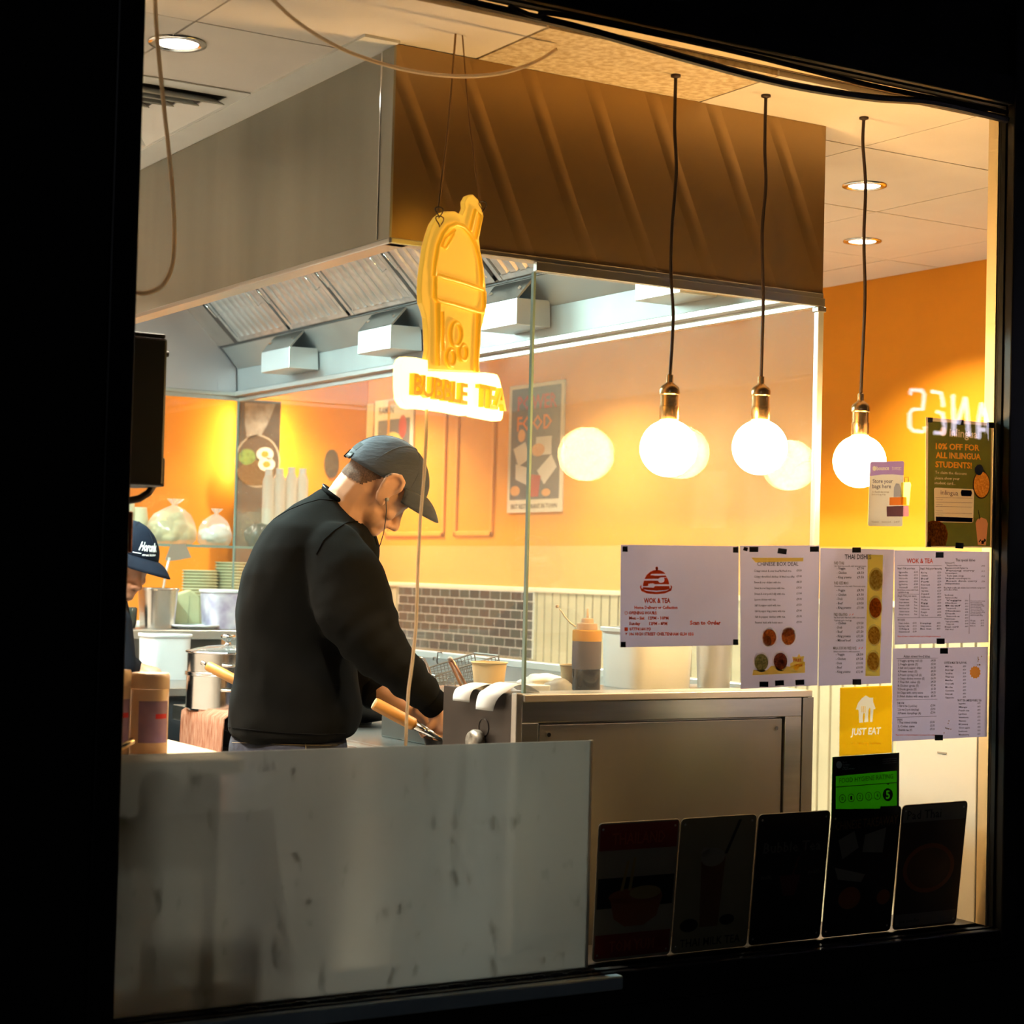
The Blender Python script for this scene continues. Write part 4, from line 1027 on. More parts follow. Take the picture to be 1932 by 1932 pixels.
# 9  green student discount poster
st = sheet('discount_poster', [ZI(835, 495), ZI(1558, 560), ZI(1540, 1895), ZI(832, 1890)], mat('poster_border', (.80, .70, .55), .6, translucent=.4), 'green student discount poster taped at the right end of the window', 'poster')
for x, y, w_, h_ in ((880, 525, 9, 9), (1200, 552, 13, 10), (1525, 580, 13, 11), (1192, 1872, 15, 11), (868, 1858, 8, 9)): tape(st, *ZI(x, y), w_, h_, .06, TAPE if x > 900 else TAPEB)
big = [('10% OFF FOR', 938, 835, 1408, 855, 62), ('ALL INLINGUA', 938, 930, 1422, 950, 62), ('STUDENTS!', 935, 1030, 1325, 1045, 62)]
small = [('To claim the discount', 932, 1100, 1270, 1115, 30), ('please show your', 928, 1160, 1195, 1170, 30), ('student card...', 925, 1212, 1150, 1222, 30)]
bigl = []; whl = []
for s_, x0, y0_, x1, y1_, cap in big: bigl += text_loops(s_, ZI(x0, y0_), ZI(x1, y1_), cap/5.684, 2, .03)
for s_, x0, y0_, x1, y1_, cap in small: whl += text_loops(s_, ZI(x0, y0_), ZI(x1, y1_), cap/5.684, 1, .012)
whl += text_loops('inlingua', ZI(1085, 700), ZI(1385, 722), 85/5.684, 2, .02)+[disc_loop(ZI(1018, 650), 6.5, 9)]
card = [ZI(920, 1262), ZI(935, 1250), ZI(1335, 1268), ZI(1350, 1282), ZI(1340, 1615), ZI(1325, 1630), ZI(940, 1618), ZI(925, 1602)]
ndl = [ZI(x, y) for x, y in ((850, 1620), (900, 1605), (980, 1612), (1040, 1655), (1065, 1730), (1060, 1810), (1040, 1876), (852, 1874))]
drk = [ZI(x, y) for x, y in ((1365, 1630), (1385, 1590), (1430, 1570), (1480, 1590), (1498, 1635), (1475, 1870), (1390, 1866))]
bwl = disc_loop(ZI(1428, 1222), 94/5.684, 150/5.684, 28)
cutout(MB(), [ZI(858, 535), ZI(1535, 590), ZI(1520, 1880), ZI(848, 1878)], bigl+whl+[card, drk, bwl], onP, OUT).build('green_print', mat('poster_olive', (.20, .25, .06), .6, noise_amt=.1, translucent=.7), st)
ob = MB()
for s_, x0, y0_, x1, y1_, cap in big: ptext(ob, s_, ZI(x0, y0_), ZI(x1, y1_), cap/5.684, onP, OUT, 2, bold=.03)
ob.build('lettering', mat('orange_lettering', (1., .48, .04), .6, translucent=.85), st)
mb = MB(); pdisc(mb, ZI(1400, 1060), 8, 10, onP, OUT2); mb.build('white_marks', mat('poster_pale_disc', (.9, .8, .7), .6), st)
mb = MB(); pquad(mb, [ZI(938, 1560), ZI(1335, 1575), ZI(1332, 1622), ZI(940, 1612)], onP, OUT)
pquad(mb, [ZI(1215, 1275), ZI(1320, 1280), ZI(1328, 1310), ZI(1318, 1345), ZI(1215, 1340), ZI(1206, 1305)], onP, OUT)
for y in (1355, 1405, 1450, 1520): pquad(mb, [ZI(938, y), ZI(1330, y+8), ZI(1330, y+11), ZI(938, y+3)], onP, OUT)
ptext(mb, 'inlingua', ZI(992, 1325), ZI(1178, 1335), 50/5.684, onP, OUT, 2)
for y in (1380, 1435, 1500, 1545): ptext(mb, 'Student name', ZI(942, y), ZI(1015, y+3), 10/5.684, onP, OUT)
mb.build('card_ink', mat('plum_ink', (.07, .02, .08), .7), st)
cutout(MB(), disc_loop(ZI(1428, 1222), 94/5.684, 150/5.684, 28), [disc_loop(ZI(1430, 1218), 84/5.684, 138/5.684, 28)], onP, OUT).build('bowl_picture', mat('bowl_dark', (.05, .025, .015), .6), st)
mb = MB(); pdisc(mb, ZI(1430, 1218), 84/5.684, 138/5.684, onP, OUT, 28); mb.build('food_picture', food('soup'), st)
mb = MB(); pquad(mb, ndl, onP, OUT2); mb.build('noodle_picture', food('curry'), st)
mb = MB(); pquad(mb, drk, onP, OUT); mb.build('drink_picture', mat('drink_pink', (.85, .45, .30), .6, translucent=.8), st)
mb = MB()
for i in range(14): pdisc(mb, ZI(1395+random.uniform(0, 75), 1800+random.uniform(0, 50)), 1.3, 1.7, onP, OUT3, 8)
pquad(mb, [ZI(1388, 1490), ZI(1394, 1490), ZI(1412, 1590), ZI(1404, 1590)], onP, OUT3); mb.build('pearls', INK, st)

# ================================================================== METAL SIGNS LEANING ON THE SILL
def metal_sign(TL, TR, BR, BL, base, label):
    a = PX(*TL, Y=3.108); b = PX(*TR, Y=3.108); c = PX(*BR, Y=3.146); d = PX(*BL, Y=3.146)
    c.z = d.z = ZS+.0015
    t = thing('metal_sign', (c+d)/2, label, 'metal sign', 'tin signs leaning along the window sill')
    on = lambda u, v: a*(1-u)*v+b*u*v+c*u*(1-v)+d*(1-u)*(1-v)
    nrm = (b-a).cross(a-d).normalized()
    if nrm.y > 0: nrm = -nrm
    r = .05; ry = .035
    poly = []
    for (cu, cv, a0) in ((1-r, 1-ry, 0), (r, 1-ry, 90), (r, ry, 180), (1-r, ry, 270)):
        for k in range(4):
            q = radians(a0+30*k); poly.append((cu+r*cos(q), cv+ry*sin(q)))
    MB().prism(poly, on, -nrm*.0015).build('plate', base, t)
    MB().tube([on(*p)-nrm*.0008 for p in poly], .0011, 5, True).build('rolled_edge', mat('tin_edge', (.5, .45, .38), .35, .8), t)
    for u, v in ((.055, .955), (.945, .955), (.055, .045), (.945, .045)):
        MB().cone(on(u, v)+nrm*.0002, on(u, v)+nrm*.001, .0028, .0024, 8).build('rivet_hole', mat('hole_glint', (.75, .72, .66), .3, .6), t)
    def put(name, m, polys=(), texts=(), lift=.0006):
        mb = MB()
        for P in polys: mb.add([on(*p)+nrm*lift for p in P], [tuple(range(len(P)))])
        for s, u0, v0, u1, cap in texts:
            vs, fs = text2d(s, 1, 0, .01); mb.add([on(u0+(u1-u0)*x, v0+cap*y)+nrm*lift for x, y in vs], fs)
        return mb.build(name, m, t)
    return t, put
circ = lambda cu, cv, ru, rv, n=20, a0=0, a1=2*pi: [(cu+ru*cos(a0+(a1-a0)*k/n), cv+rv*sin(a0+(a1-a0)*k/n)) for k in range(n)]
CR_ = mat('tin_cream', (.42, .36, .24), .4); DR = mat('tin_dark_red', (.30, .03, .015), .4); DB = mat('tin_black', (.015, .012, .012), .35)
t, put = metal_sign((1130, 1554), (1283, 1545), (1263, 1811), (1117, 1826), CR_, 'dark tin sign with red bands and a steaming soup bowl, leftmost on the sill')
put('red_band', DR, [[(.02, .80), (.98, .80), (.98, .99), (.02, .99)], [(.02, .02), (.98, .02), (.98, .19), (.02, .19)]])
put('dark_band', DB, [[(.02, .38), (.98, .38), (.98, .60), (.02, .60)]], lift=.0005)
put('bowl_picture', mat('tin_rust', (.35, .10, .03), .4), [[(.18, .45), (.85, .45), (.78, .30), (.62, .24), (.38, .24), (.24, .30)], circ(.5, .46, .34, .06)], lift=.0008)
put('food_picture', mat('tin_ochre', (.45, .32, .10), .4), [circ(.62, .48, .2, .05), [(.3, .5), (.34, .5), (.4, .72), (.37, .72)], [(.4, .5), (.44, .5), (.48, .74), (.45, .74)]], lift=.001)
put('lettering', mat('tin_red', (.55, .10, .04), .4), texts=[('THAILAND', .17, .84, .83, .085), ('TOM YUM', .20, .06, .78, .08)], lift=.0009)
t, put = metal_sign((1286, 1545), (1428, 1536), (1408, 1791), (1266, 1806), mat('tin_olive', (.36, .30, .16), .4), 'dark olive tin sign with a tall glass of milk tea, second from the left')
put('glass_picture', mat('tin_brown', (.20, .07, .02), .4), [[(.30, .68), (.62, .70), (.58, .18), (.34, .18)]])
put('cream_picture', CR_, [circ(.45, .70, .16, .07), circ(.35, .74, .06, .04)], lift=.0008)
put('straw_picture', DB, [[(.60, .72), (.64, .72), (.80, .97), (.76, .97)], circ(.2, .20, .12, .05), circ(.70, .22, .1, .04)], lift=.001)
put('lettering', DB, texts=[('THAI MILK TEA', .10, .04, .90, .06)], lift=.001)
t, put = metal_sign((1432, 1537), (1567, 1529), (1546, 1781), (1412, 1789), DB, 'black tin sign with faint chalk style lettering, middle of the five')
put('lettering', mat('tin_chalk', (.16, .14, .12), .5), texts=[('Bubble Tea', .10, .70, .90, .08), ('milk', .1, .5, .25, .03), ('pearls', .75, .52, .93, .03)])
put('drink_picture', mat('tin_plum', (.12, .03, .03), .4), [[(.35, .52), (.65, .52), (.58, .36), (.42, .36)], [(.52, .52), (.55, .52), (.62, .66), (.59, .66)]])
t, put = metal_sign((1570, 1535), (1701, 1520), (1679, 1763), (1550, 1776), DB, 'black tin takeaway sign with open noodle boxes, under the rating sticker')
put('lettering', mat('tin_tan', (.30, .16, .07), .4), texts=[('CHINESE TAKEAWAY', .06, .86, .96, .07)])
put('box_picture', mat('tin_pale', (.32, .30, .24), .4), [[(.12, .78), (.34, .84), (.42, .70), (.2, .62)], [(.5, .80), (.8, .84), (.78, .64), (.48, .66)], [(.1, .56), (.55, .48), (.5, .42), (.16, .46)]])
put('round_picture', mat('tin_rust', (.35, .10, .03), .4), [circ(.35, .30, .16, .09), circ(.85, .28, .1, .06)])
t, put = metal_sign((1703, 1520), (1826, 1511), (1803, 1748), (1684, 1761), mat('tin_espresso', (.05, .03, .02), .4), 'tin sign with a pale heading band and a noodle bowl, rightmost on the sill')
put('heading_band', mat('tin_grey', (.22, .20, .17), .4), [[(.02, .86), (.98, .86), (.98, .99), (.02, .99)], [(.02, .02), (.98, .02), (.98, .12), (.02, .12)]])
put('lettering', DB, texts=[('Pad Thai', .08, .885, .60, .07), ('thai noodles', .08, .05, .4, .03)], lift=.001)
put('bowl_picture', mat('tin_rust', (.35, .10, .03), .4), [circ(.48, .48, .40, .20, 28)])
put('food_picture', mat('tin_umber', (.14, .06, .02), .4), [circ(.48, .48, .34, .165, 28)], lift=.0009)

# ================================================================== INSIDE, RIGHT: white partition
ye = PX(1690, 1400, X=3.27).y
wp = thing('white_boxing', (3.5, 3.33, 0), 'plain white low boxing behind the metal signs at the lower right', 'boxing')
MB().box(3.27, 3.85, 3.19, ye, 0, 1.24).build('panel', mat('bright_white_laminate', (.88, .88, .85), .4), wp, bevel=.003)
MB().box(3.268, 3.852, 3.188, ye+.002, 1.24, 1.255).build('capping', CREAMTRIM, wp, bevel=.002)
a = PX(1775, 1420, X=3.27); MB().box(3.268, 3.27, a.y-.02, a.y+.01, a.z-.002, a.z+.002).build('scuff', mat('grey_scuff', (.4, .38, .34), .6), wp)

# ================================================================== POSTERS ON THE WALLS
def on_wall(px, py, lift=0.): p = PX(px, py, X=XWALL-.012); return V((XWALL-.012-lift, p.y, p.z))
def wall_poster(name, ya, yb, za, zb, base, label):
    """ya = left edge (deeper), yb = right edge"""
    o = MB().box(XWALL-.010, XWALL-.002, yb, ya, za, zb).build(name, base); tag(o, label, 'poster', 'food posters on the walls')
    P = lambda u, v, l=.0004: V((XWALL-.010-l, ya+(yb-ya)*u, za+(zb-za)*v))
    def put(nm, m, polys=(), texts=(), lift=.0006):
        mb = MB()
        for q in polys: mb.add([P(*p, lift) for p in q], [tuple(range(len(q)))])
        for s, u0, v0, u1, cap in texts:
            vs, fs = text2d(s, 1, 0, .02); mb.add([P(u0+(u1-u0)*x, v0+cap*y, lift) for x, y in vs], fs)
        mb.build(nm, m, o)
    return put
put = wall_poster('food_poster', 7.585, 7.105, 1.83, 2.437, mat('poster_cream', (.80, .70, .52), .7), 'tall slate poster of takeaway boxes with a red heading on the side wall')
put('slate_field', mat('poster_slate', (.16, .15, .15), .7), [[(.05, .10), (.95, .10), (.95, .97), (.05, .97)]])
put('heading', mat('poster_red', (.52, .06, .04), .7), texts=[('POWER', .16, .80, .88, .11)], lift=.001)
put('subheading', mat('poster_orange', (.85, .22, .02), .7), texts=[('FOOD', .16, .64, .80, .11)], lift=.001)
BOXW = mat('poster_box_white', (.82, .76, .66), .7)
put('box_picture', BOXW, [[(.10, .50), (.32, .55), (.42, .42), (.2, .36)], [(.52, .58), (.80, .58), (.80, .44), (.52, .44)], [(.15, .38), (.42, .34), (.42, .20), (.15, .26)], [(.55, .32), (.80, .44), (.90, .34), (.68, .21)]], lift=.001)
put('carton_picture', MATS['poster_red'], [[(.36, .30), (.62, .28), (.58, .12), (.40, .12)]], lift=.0013)
put('prawn_picture', mat('poster_prawn', (.85, .42, .16), .7), [circ(.15, .17, .09, .04), circ(.25, .60, .07, .05), circ(.56, .48, .12, .05), circ(.72, .15, .08, .03)], lift=.0014)
put('footer', mat('poster_ink', (.12, .08, .06), .7), texts=[('BEST RESTAURANT IN TOWN', .08, .03, .92, .035)], lift=.001)
put = wall_poster('food_poster', 8.995, 8.55, 1.90, 2.46, MATS['poster_cream'], 'cream poster of a noodle bowl with a red disc above the charcoal cap')
put('dark_field', MATS['poster_slate'], [[(.10, .10), (.92, .10), (.92, .80), (.10, .80)]])
put('bowl_picture', mat('poster_gold', (.85, .58, .18), .7), [circ(.48, .42, .36, .26, 24)], lift=.001)
put('egg_picture', BOXW, [circ(.50, .44, .26, .18, 20)], lift=.0013)
put('red_disc', MATS['poster_red'], [circ(.74, .72, .10, .11, 18)], lift=.0016)
put('heading', MATS['poster_ink'], texts=[('RAMEN', .12, .86, .50, .07)], lift=.001)
o = MB().box(XWALL-.010, XWALL-.002, 9.01, 9.09, 1.9, 2.45).build('side_leaflet', mat('leaflet_peach', (.88, .62, .36), .7)); tag(o, 'narrow pale leaflet strip beside the noodle bowl poster', 'leaflet')
# oval dark plaque on the wall beyond the cook
pc = PX(627, 875, Y=YBACK-.02)
o = MB().prism(circ(pc.x, pc.z, .042, .078, 24), lambda a, b: (a, YBACK-.004, b), (0, -.012, 0)).build('oval_plaque', mat('dark_bronze_plaque', (.10, .08, .05), .6, noise_amt=.5, nscale=40)); tag(o, 'dark oval plaque on the orange back wall left of the charcoal cap', 'plaque')

# backlit noodle banner on the back wall
YB_ = 8.96
a = PX(452, 752, Y=YB_); b = PX(531, 754, Y=YB_); zt = a.z; zb = PX(480, 1022, Y=YB_).z-.35
bn = thing('noodle_banner', ((a.x+b.x)/2, YB_+.1, 0), 'tall dark backlit banner of a noodle bowl with halved eggs', 'banner')
MB().box(a.x, b.x, YB_, YB_+.03, zb, zt).build('panel', mat('banner_dark', (.10, .085, .06), .5, noise_amt=.5, nscale=6), bn, bevel=.003)
MB().box((a.x+b.x)/2-.03, (a.x+b.x)/2+.03, YB_+.03, YB_+.05, 0, zt-.1).build('stand', DARKMETAL, bn)
onB = lambda px, py, l: PX(px, py, Y=YB_-l)
def bput(nm, m, pts, l): MB().add([onB(x, y, l) for x, y in pts], [tuple(range(len(pts)))]).build(nm, m, bn)
el = lambda cx, cy_, rx, ry, n=24: [(cx+rx*cos(2*pi*k/n), cy_+ry*sin(2*pi*k/n)) for k in range(n)]
bput('bowl_rim_picture', mat('banner_rim', (.55, .45, .30), .5), el(486, 870, 43, 50), .002)
bput('bowl_picture', mat('banner_bowl', (.10, .07, .04), .5), el(486, 870, 40, 47), .003)
bput('noodle_picture', food('noodle'), el(482, 892, 34, 24), .004)
bput('herb_picture', mat('banner_green', (.20, .32, .06), .6, noise_amt=.4, nscale=60), el(466, 862, 16, 15), .005)
for c in ((500, 857), (503, 876)):
    bput('egg_picture', mat('banner_egg', (.88, .80, .62), .5), el(*c, 16, 13), .006); bput('yolk_picture', mat('banner_yolk', (.90, .30, .03), .5), el(*c, 7, 6), .007)
bput('steam_picture', mat('banner_steam', (.42, .38, .30), .6, noise_amt=.4, nscale=20), [(462, 760), (520, 762), (505, 800), (485, 835), (468, 840), (462, 800)], .002)
for x, sd_ in ((a.x+.06, 'left'), (b.x-.002, 'right')):
    z0_, z1_ = zt-.42, zt-.04
    t = thing('wall_lamp', (x, YBACK-.08, z0_), 'bright wall light tucked behind the %s edge of the noodle banner' % sd_, 'wall light', 'wall lights behind the banner')
    MB().box(x-.008, x+.008, YBACK-.06, YBACK, z0_-.006, z1_+.006).build('bracket', CHROME, t)
    MB().cone((x, YBACK-.075, z0_), (x, YBACK-.075, z1_), .012, None, 16).build('tube', emitter('wall_tube_glow', (1, .72, .30), L_BANNER), t)

# ================================================================== STREET: lettering across the road, added unseen street lamp
def mirror(p): return V((p.x, 2*3.097-p.y, p.z))
DS = 8.2
def onR(px, py): return mirror(PX(px, py, d=DS))
base = onR(1790, 800)
nl = thing('neon_street_sign', V((base.x, base.y, 0)), 'white neon lettering on a post across the pavement, mirrored in the window', 'sign')
NE = emitter('white_neon', (.86, .80, 1.0), L_STREET)
strokes = [[(1718, 745), (1718, 735), (1740, 737), (1744, 745), (1741, 772), (1722, 772), (1716, 780), (1716, 805), (1722, 812), (1742, 815), (1746, 805)],
           [(1756, 738), (1776, 742), (1780, 768)], [(1766, 777), (1778, 780), (1782, 805), (1780, 818), (1762, 816)],
           [(1798, 744), (1800, 822)], [(1821, 749), (1806, 800)], [(1822, 750), (1828, 824)],
           [(1852, 760), (1846, 795), (1846, 828)], [(1852, 760), (1862, 800), (1866, 830)], [(1848, 810), (1862, 812)]]
for s in strokes: MB().tube([onR(x, y) for x, y in s], .0085, 8).build('neon_tube', NE, nl)
bp_ = onR(1790, 700); 
MB().box(base.x-.30, base.x+.35, base.y-.55, base.y-.50, base.z-.25, base.z+.40).build('board', BLACKFRAME, nl)
MB().cone((base.x, base.y-.53, 0), (base.x, base.y-.53, base.z-.2), .04, None, 12).build('post', BLACKFRAME, nl)
sl2 = thing('added_street_lamp', (-3.2, -4.5, 0), 'added unseen street lamp behind the viewer', 'street lamp')  # unseen lamp added to light the tin signs and sill faintly
MB().cone((-3.2, -4.5, -.02), (-3.2, -4.5, 4.6), .06, .04, 12).build('post', BLACKFRAME, sl2)
MB().lathe([(.001, .16), (.10, .12), (.16, 0), (.14, -.01), (.05, -.02)], (-3.2, -4.5, 4.65), 20).build('lantern', BLACKFRAME, sl2)
area('lamp', (-3.2, -4.5, 4.6), 18, (.9, .92, 1.0), .22, parent=sl2, direction=(.5, .75, -.5))

# ================================================================== KITCHEN THINGS
def mpx(d): return d/F          # metres per pixel at depth d
def dep(p): return (V(p)-EYE).dot(CF)
PAPW = PAPERW
WZ = 1.272
# dark end panel of the counter, facing the cook, with a knob; receipts on top
EX = 2.120; uz = 1.283
eu = thing('burner_end_panel', (EX, 3.58, 0), 'dark steel end panel of the counter facing the cook with a foil covered knob', 'panel')
MB().box(EX, 2.133, 3.44, 3.742, 0, uz).build('casing', mat('dark_brown_steel', (.055, .042, .035), .42, .6, noise_amt=.3, nscale=6), eu, bevel=.002)
MB().box(EX-.002, 2.134, 3.417, 3.439, 0, uz+.004).build('end_strip', STEEL_D, eu, bevel=.002)
kc = PX(893, 1399, X=EX-.02)
MB().lathe([(.001, .0), (.020, .0), (.026, .006), (.027, .018), (.022, .028), (.001, .030)], V((EX, kc.y, kc.z)), 20, ax=(-1, 0, 0)).build('knob', mat('foil_wrapped_knob', (.80, .74, .64), .35, .5, c2=(.06, .045, .03), nscale=38), eu, smooth=True)
oc = PX(913, 1372, X=EX)
MB().tube([V((EX-.001, oc.y+.022*cos(2*pi*k/20), oc.z+.019*sin(2*pi*k/20))) for k in range(20)], .0010, 5, True).build('ring_mark', DARKMETAL, eu)
def curled(px, label, amp, droop, wd, skew):
    y0 = PX(px, 1306, X=EX).y
    mb = MB(); n = 16; vs = []; fs = []
    for i in range(n+1):
        t = i/n
        if t < .5: x, z = EX+.085-.090*(t/.5), uz+.0012+amp*sin(pi*t/.5)
        else:
            s = (t-.5)/.5; x = EX-.005-.014*sin(s*pi*.55); z = uz+.0012-droop*s**1.6
        sk = skew*max(0, t-.5)
        half = wd/2*(1-(.55*max(0, t-.6) if skew else 0))
        vs += [V((x, y0+half+sk, z)), V((x, y0-half+sk, z+.001))]
    for i in range(n): fs.append((2*i, 2*i+1, 2*i+3, 2*i+2))
    mb.add(vs, fs); o = mb.build('receipt', PAPW, smooth=True, solid=.0004); tag(o, label, 'receipt', 'order slips on the counter end panel')
curled(884, 'white order slip curling over the dark end panel, nearer the cook', .010, .030, .075, 0.)
curled(935, 'larger white order slip curling to a point over the dark end panel', .018, .042, .095, .03)
q = PX(985, 1303, Y=3.56)
o = MB().prism([(q.x-.005, 3.54), (q.x+.06, 3.535), (q.x+.06, 3.60), (q.x+.0, 3.61)], lambda a, b: (a, b, WZ+.0005), (0, 0, .022)).build('paper_pad', PAPW, bevel=.002); tag(o, 'flat pad of white order slips beside the glass edge', 'paper pad')

def bowl(c, r, h, m, label, grp='kraft paper bowls on the worktop', name='paper_bowl', n=32, cat='bowl', rim_m=None):
    t = thing(name, c, label, cat, grp)
    MB().lathe([(.001, .004), (r*.78, .004), (r*.78, 0), (r*.80, 0), (r*.97, h*.96), (r*.94, h*.96), (r*.77, .006), (.001, .006)], c, n).build('cup', m, t, auto=True)
    MB().tube([V(c)+V((r*1.0*cos(2*pi*k/n), r*1.0*sin(2*pi*k/n), h*.965)) for k in range(n)], r*.042, 6, True).build('rolled_rim', rim_m or m, t, smooth=True)
    return t
c = PX(922, 1300, Y=3.685); s = mpx(dep(c)); bowl(V((c.x, 3.685, WZ+.0005)), 34*s, 56*s, KRAFT, 'kraft paper bowl standing left of the glass edge behind the order slips')

# preparation worktop behind the front ledge
wt = thing('prep_worktop', (2.5, 3.75, 0), 'steel preparation worktop behind the front counter glass', 'worktop')
MB().box(2.136, 2.932, 3.535, 3.742, WZ-.03, WZ).build('top', STEEL, wt)
MB().box(2.22, 2.932, 3.742, 3.845, WZ-.03, WZ).build('rear_top', STEEL, wt)
MB().box(2.23, 2.92, 3.56, 3.83, 0, WZ-.03).build('base', STEEL_D, wt)
c = PX(1083, 1300, Y=3.66); s = mpx(dep(c)); bowl(V((c.x, 3.66, WZ+.0005)), 28*s, 50*s, KRAFT, 'kraft paper bowl half hidden behind the dark sauce bottle')
# sauce bottle
c = PX(1105, 1306, Y=3.60); s = mpx(dep(c)); B0 = V((c.x, 3.60, WZ+.0005))
t = thing('sauce_bottle', B0, 'clear squeeze bottle of dark soy sauce behind the counter glass', 'bottle')
r = 27*s; H = 118*s
MB().lathe([(.001, .001), (r*.94, .001), (r, .006), (r, .055)], B0, 28).cap(r, B0+V((0, 0, .055)), 28).build('sauce', mat('soy_sauce', (.012, .008, .008), .15), t, auto=True)
MB().lathe([(r+.0008, .0555), (r+.0008, H*.82)], B0, 28).build('frosted_wall', mat('misted_plastic', (.17, .15, .18), .3, translucent=.4), t, smooth=True)
MB().lathe([(r+.001, H*.82), (r+.001, H*.985), (r*.92, H), (.001, H)], B0, 28).build('shoulder', mat('amber_plastic', (.85, .48, .08), .3, translucent=.5), t, auto=True)
MB().lathe([(r*.72, H), (r*.74, H+.004), (r*.72, H+.014), (r*.45, H+.016), (r*.44, H+.022), (r*.40, H+.026), (.003, H+.028), (.0022, H+.048), (.0005, H+.050)], B0, 24).build('screw_cap', mat('clear_cap', (.72, .55, .40), .3, translucent=.4), t, auto=True)
P = [PX(x, y, Y=3.60) for x, y in ((1086, 1182), (1076, 1175), (1066, 1164), (1059, 1153), (1054, 1147))]
MB().tube(P, [.002, .002, .0018, .0018, .0016], 6).build('spout_tether', mat('pale_tube', (.80, .72, .55), .4), t, smooth=True)
e_ = PX(1051, 1144, Y=3.60); MB().ell(e_, (.005, 0, 0), (0, .004, 0), (0, 0, .004), 10, 6).build('spout_cap', mat('clear_cap', (.72, .55, .40)), t, smooth=True)
# white tub and steel bin behind the notice
def tub(px0, px1, pyt, pyb, Y, z0, m, label, name='plastic_tub', taper=.9, depth=.8, rim=.006, lid=None, cat='tub', sq=5., grp=None):
    c = PX((px0+px1)/2, pyb, Y=Y); s = mpx(dep(c)); w_ = (px1-px0)*s/2; h = (pyb-pyt)*s
    C0 = V((c.x, Y, z0)); t = thing(name, C0, label, cat, grp)
    w_ = w_/1.13
    MB().lathe([(.001, .002), (w_*taper, .002), (w_*taper, 0), (w_, h-.003), (w_*.96, h-.003), (w_*taper*.95, .005), (.001, .005)], C0, 40, sq=sq).build('body', m, t, auto=True)
    MB().lathe([(w_*.96, h-.004), (w_*1.05, h-.010), (w_*1.06, h-.002), (w_*1.04, h), (w_*.95, h)], C0, 40, sq=sq).build('rim', m if lid is None else lid, t, auto=True)
    if lid is not None: MB().lathe([(w_*1.03, h), (w_*.5, h+.002), (.001, h+.002)], C0, 40, sq=sq).build('lid', lid, t, auto=True)
    return t, C0, w_, h
WPL = mat('white_plastic', (.90, .91, .90), .35, translucent=.15)
tub(1140, 1298, 1192, 1304, 3.74, WZ+.0005, WPL, 'large white plastic tub behind the notice on the front worktop', taper=.95)
tub(1308, 1384, 1214, 1304, 3.70, WZ+.0005, mat('bin_steel', (.66, .64, .60), .35, .85), 'round steel container right of the white tub on the front worktop', name='steel_container', sq=2.2, cat='container', taper=.88)
# clear film bag lying on the worktop, and a white cloth
def lump(C0, rx, ry, rz, seed, amt=.25, nu=28, nv=16):
    mb = MB(); mb.ell(C0, (rx, 0, 0), (0, ry, 0), (0, 0, rz), nu, nv)
    for i, p in enumerate(mb.v):
        d = p-V(C0); n = noise.noise(V((d.x/rx*1.6+seed, d.y/ry*1.6, d.z/rz*1.6)))
        q = V(C0)+d*(1+amt*n); 
        if q.z < C0[2]-rz*.62: q.z = C0[2]-rz*.62
        mb.v[i] = q
    return mb
c = PX(1052, 1300, Y=3.58)
o = lump((c.x, 3.575, WZ+.0135), .034, .030, .022, 3, .2).build('film_bag', mat('clear_film', (.80, .78, .75), .2, translucent=.6), smooth=True); tag(o, 'small clear film bag lying at the foot of the sauce bottle', 'bag')
c = PX(1025, 1302, Y=3.785)
o = lump((c.x, 3.785, WZ+.0125), .06, .05, .020, 8, .3).build('white_cloth', mat('white_cloth', (.88, .88, .86), .9), smooth=True); tag(o, 'crumpled white cloth on the worktop behind the glass edge', 'cloth')

# ---- fry station on the range: tray, fryer basket, tongs, ladle, cup, crisp bits
TY = 4.28
q0 = PX(790, 1303, Y=TY); q1 = PX(1000, 1303, Y=TY); tz = PX(880, 1303, Y=TY).z
ft = thing('fry_station', ((q0.x+q1.x)/2, TY, RZ), 'steel frying box on the range holding a wire basket', 'fryer')
MB().box(2.42, 2.925, 4.17, 4.62, RZ, tz-.004).build('casing', mat('smoked_steel', (.07, .075, .07), .45, .7), ft, bevel=.004)
MB().box(2.415, 2.928, 4.165, 4.625, tz-.004, tz).build('top_edge', STEEL, ft, bevel=.001)
# wire basket leaning up
bk = thing('fryer_basket', (2.62, 4.36, tz), 'wire mesh fryer basket tilted up behind the kraft bowl', 'basket')
A = PX(822, 1275, Y=4.34); Bp = PX(940, 1237, Y=4.34); dv = V((0, .13, 0))
dn = V((.018, 0, -.075))
WIRE = mat('basket_wire', (.30, .28, .25), .35, .9)
fr = MB()
for s_ in (0, 1): fr.tube([A+dv*s_, Bp+dv*s_], .0028, 6)
fr.tube([Bp, Bp+dv], .0028, 6); fr.tube([A, A+dv], .0028, 6); fr.tube([Bp, Bp+dn, Bp+dn+dv, Bp+dv], .0018, 6)
fr.build('rim', WIRE, bk)
me_ = MB()
n = 18
for i in range(n+1):
    t = i/n; p = A.lerp(Bp, t); depth_ = dn*min(1, .35+.65*t)
    me_.tube([p, p+depth_, p+depth_+dv, p+dv], .0010, 4)
for j in range(1, 6):
    u = j/6
    for s_ in (0, 1): me_.tube([A+dn*.35*u+dv*s_, Bp+dn*u+dv*s_], .0010, 4)
for j in range(1, 6): me_.tube([A+dn*.35+dv*(j/6), Bp+dn+dv*(j/6)], .0010, 4); me_.tube([Bp+dn*(j/6), Bp+dn*(j/6)+dv], .0010, 4)
o = me_.build('mesh', WIRE, bk); o['kind'] = 'stuff'
t = thing('tongs', PX(878, 1300, Y=4.2), 'copper toned tongs standing behind the kraft bowl', 'tongs')
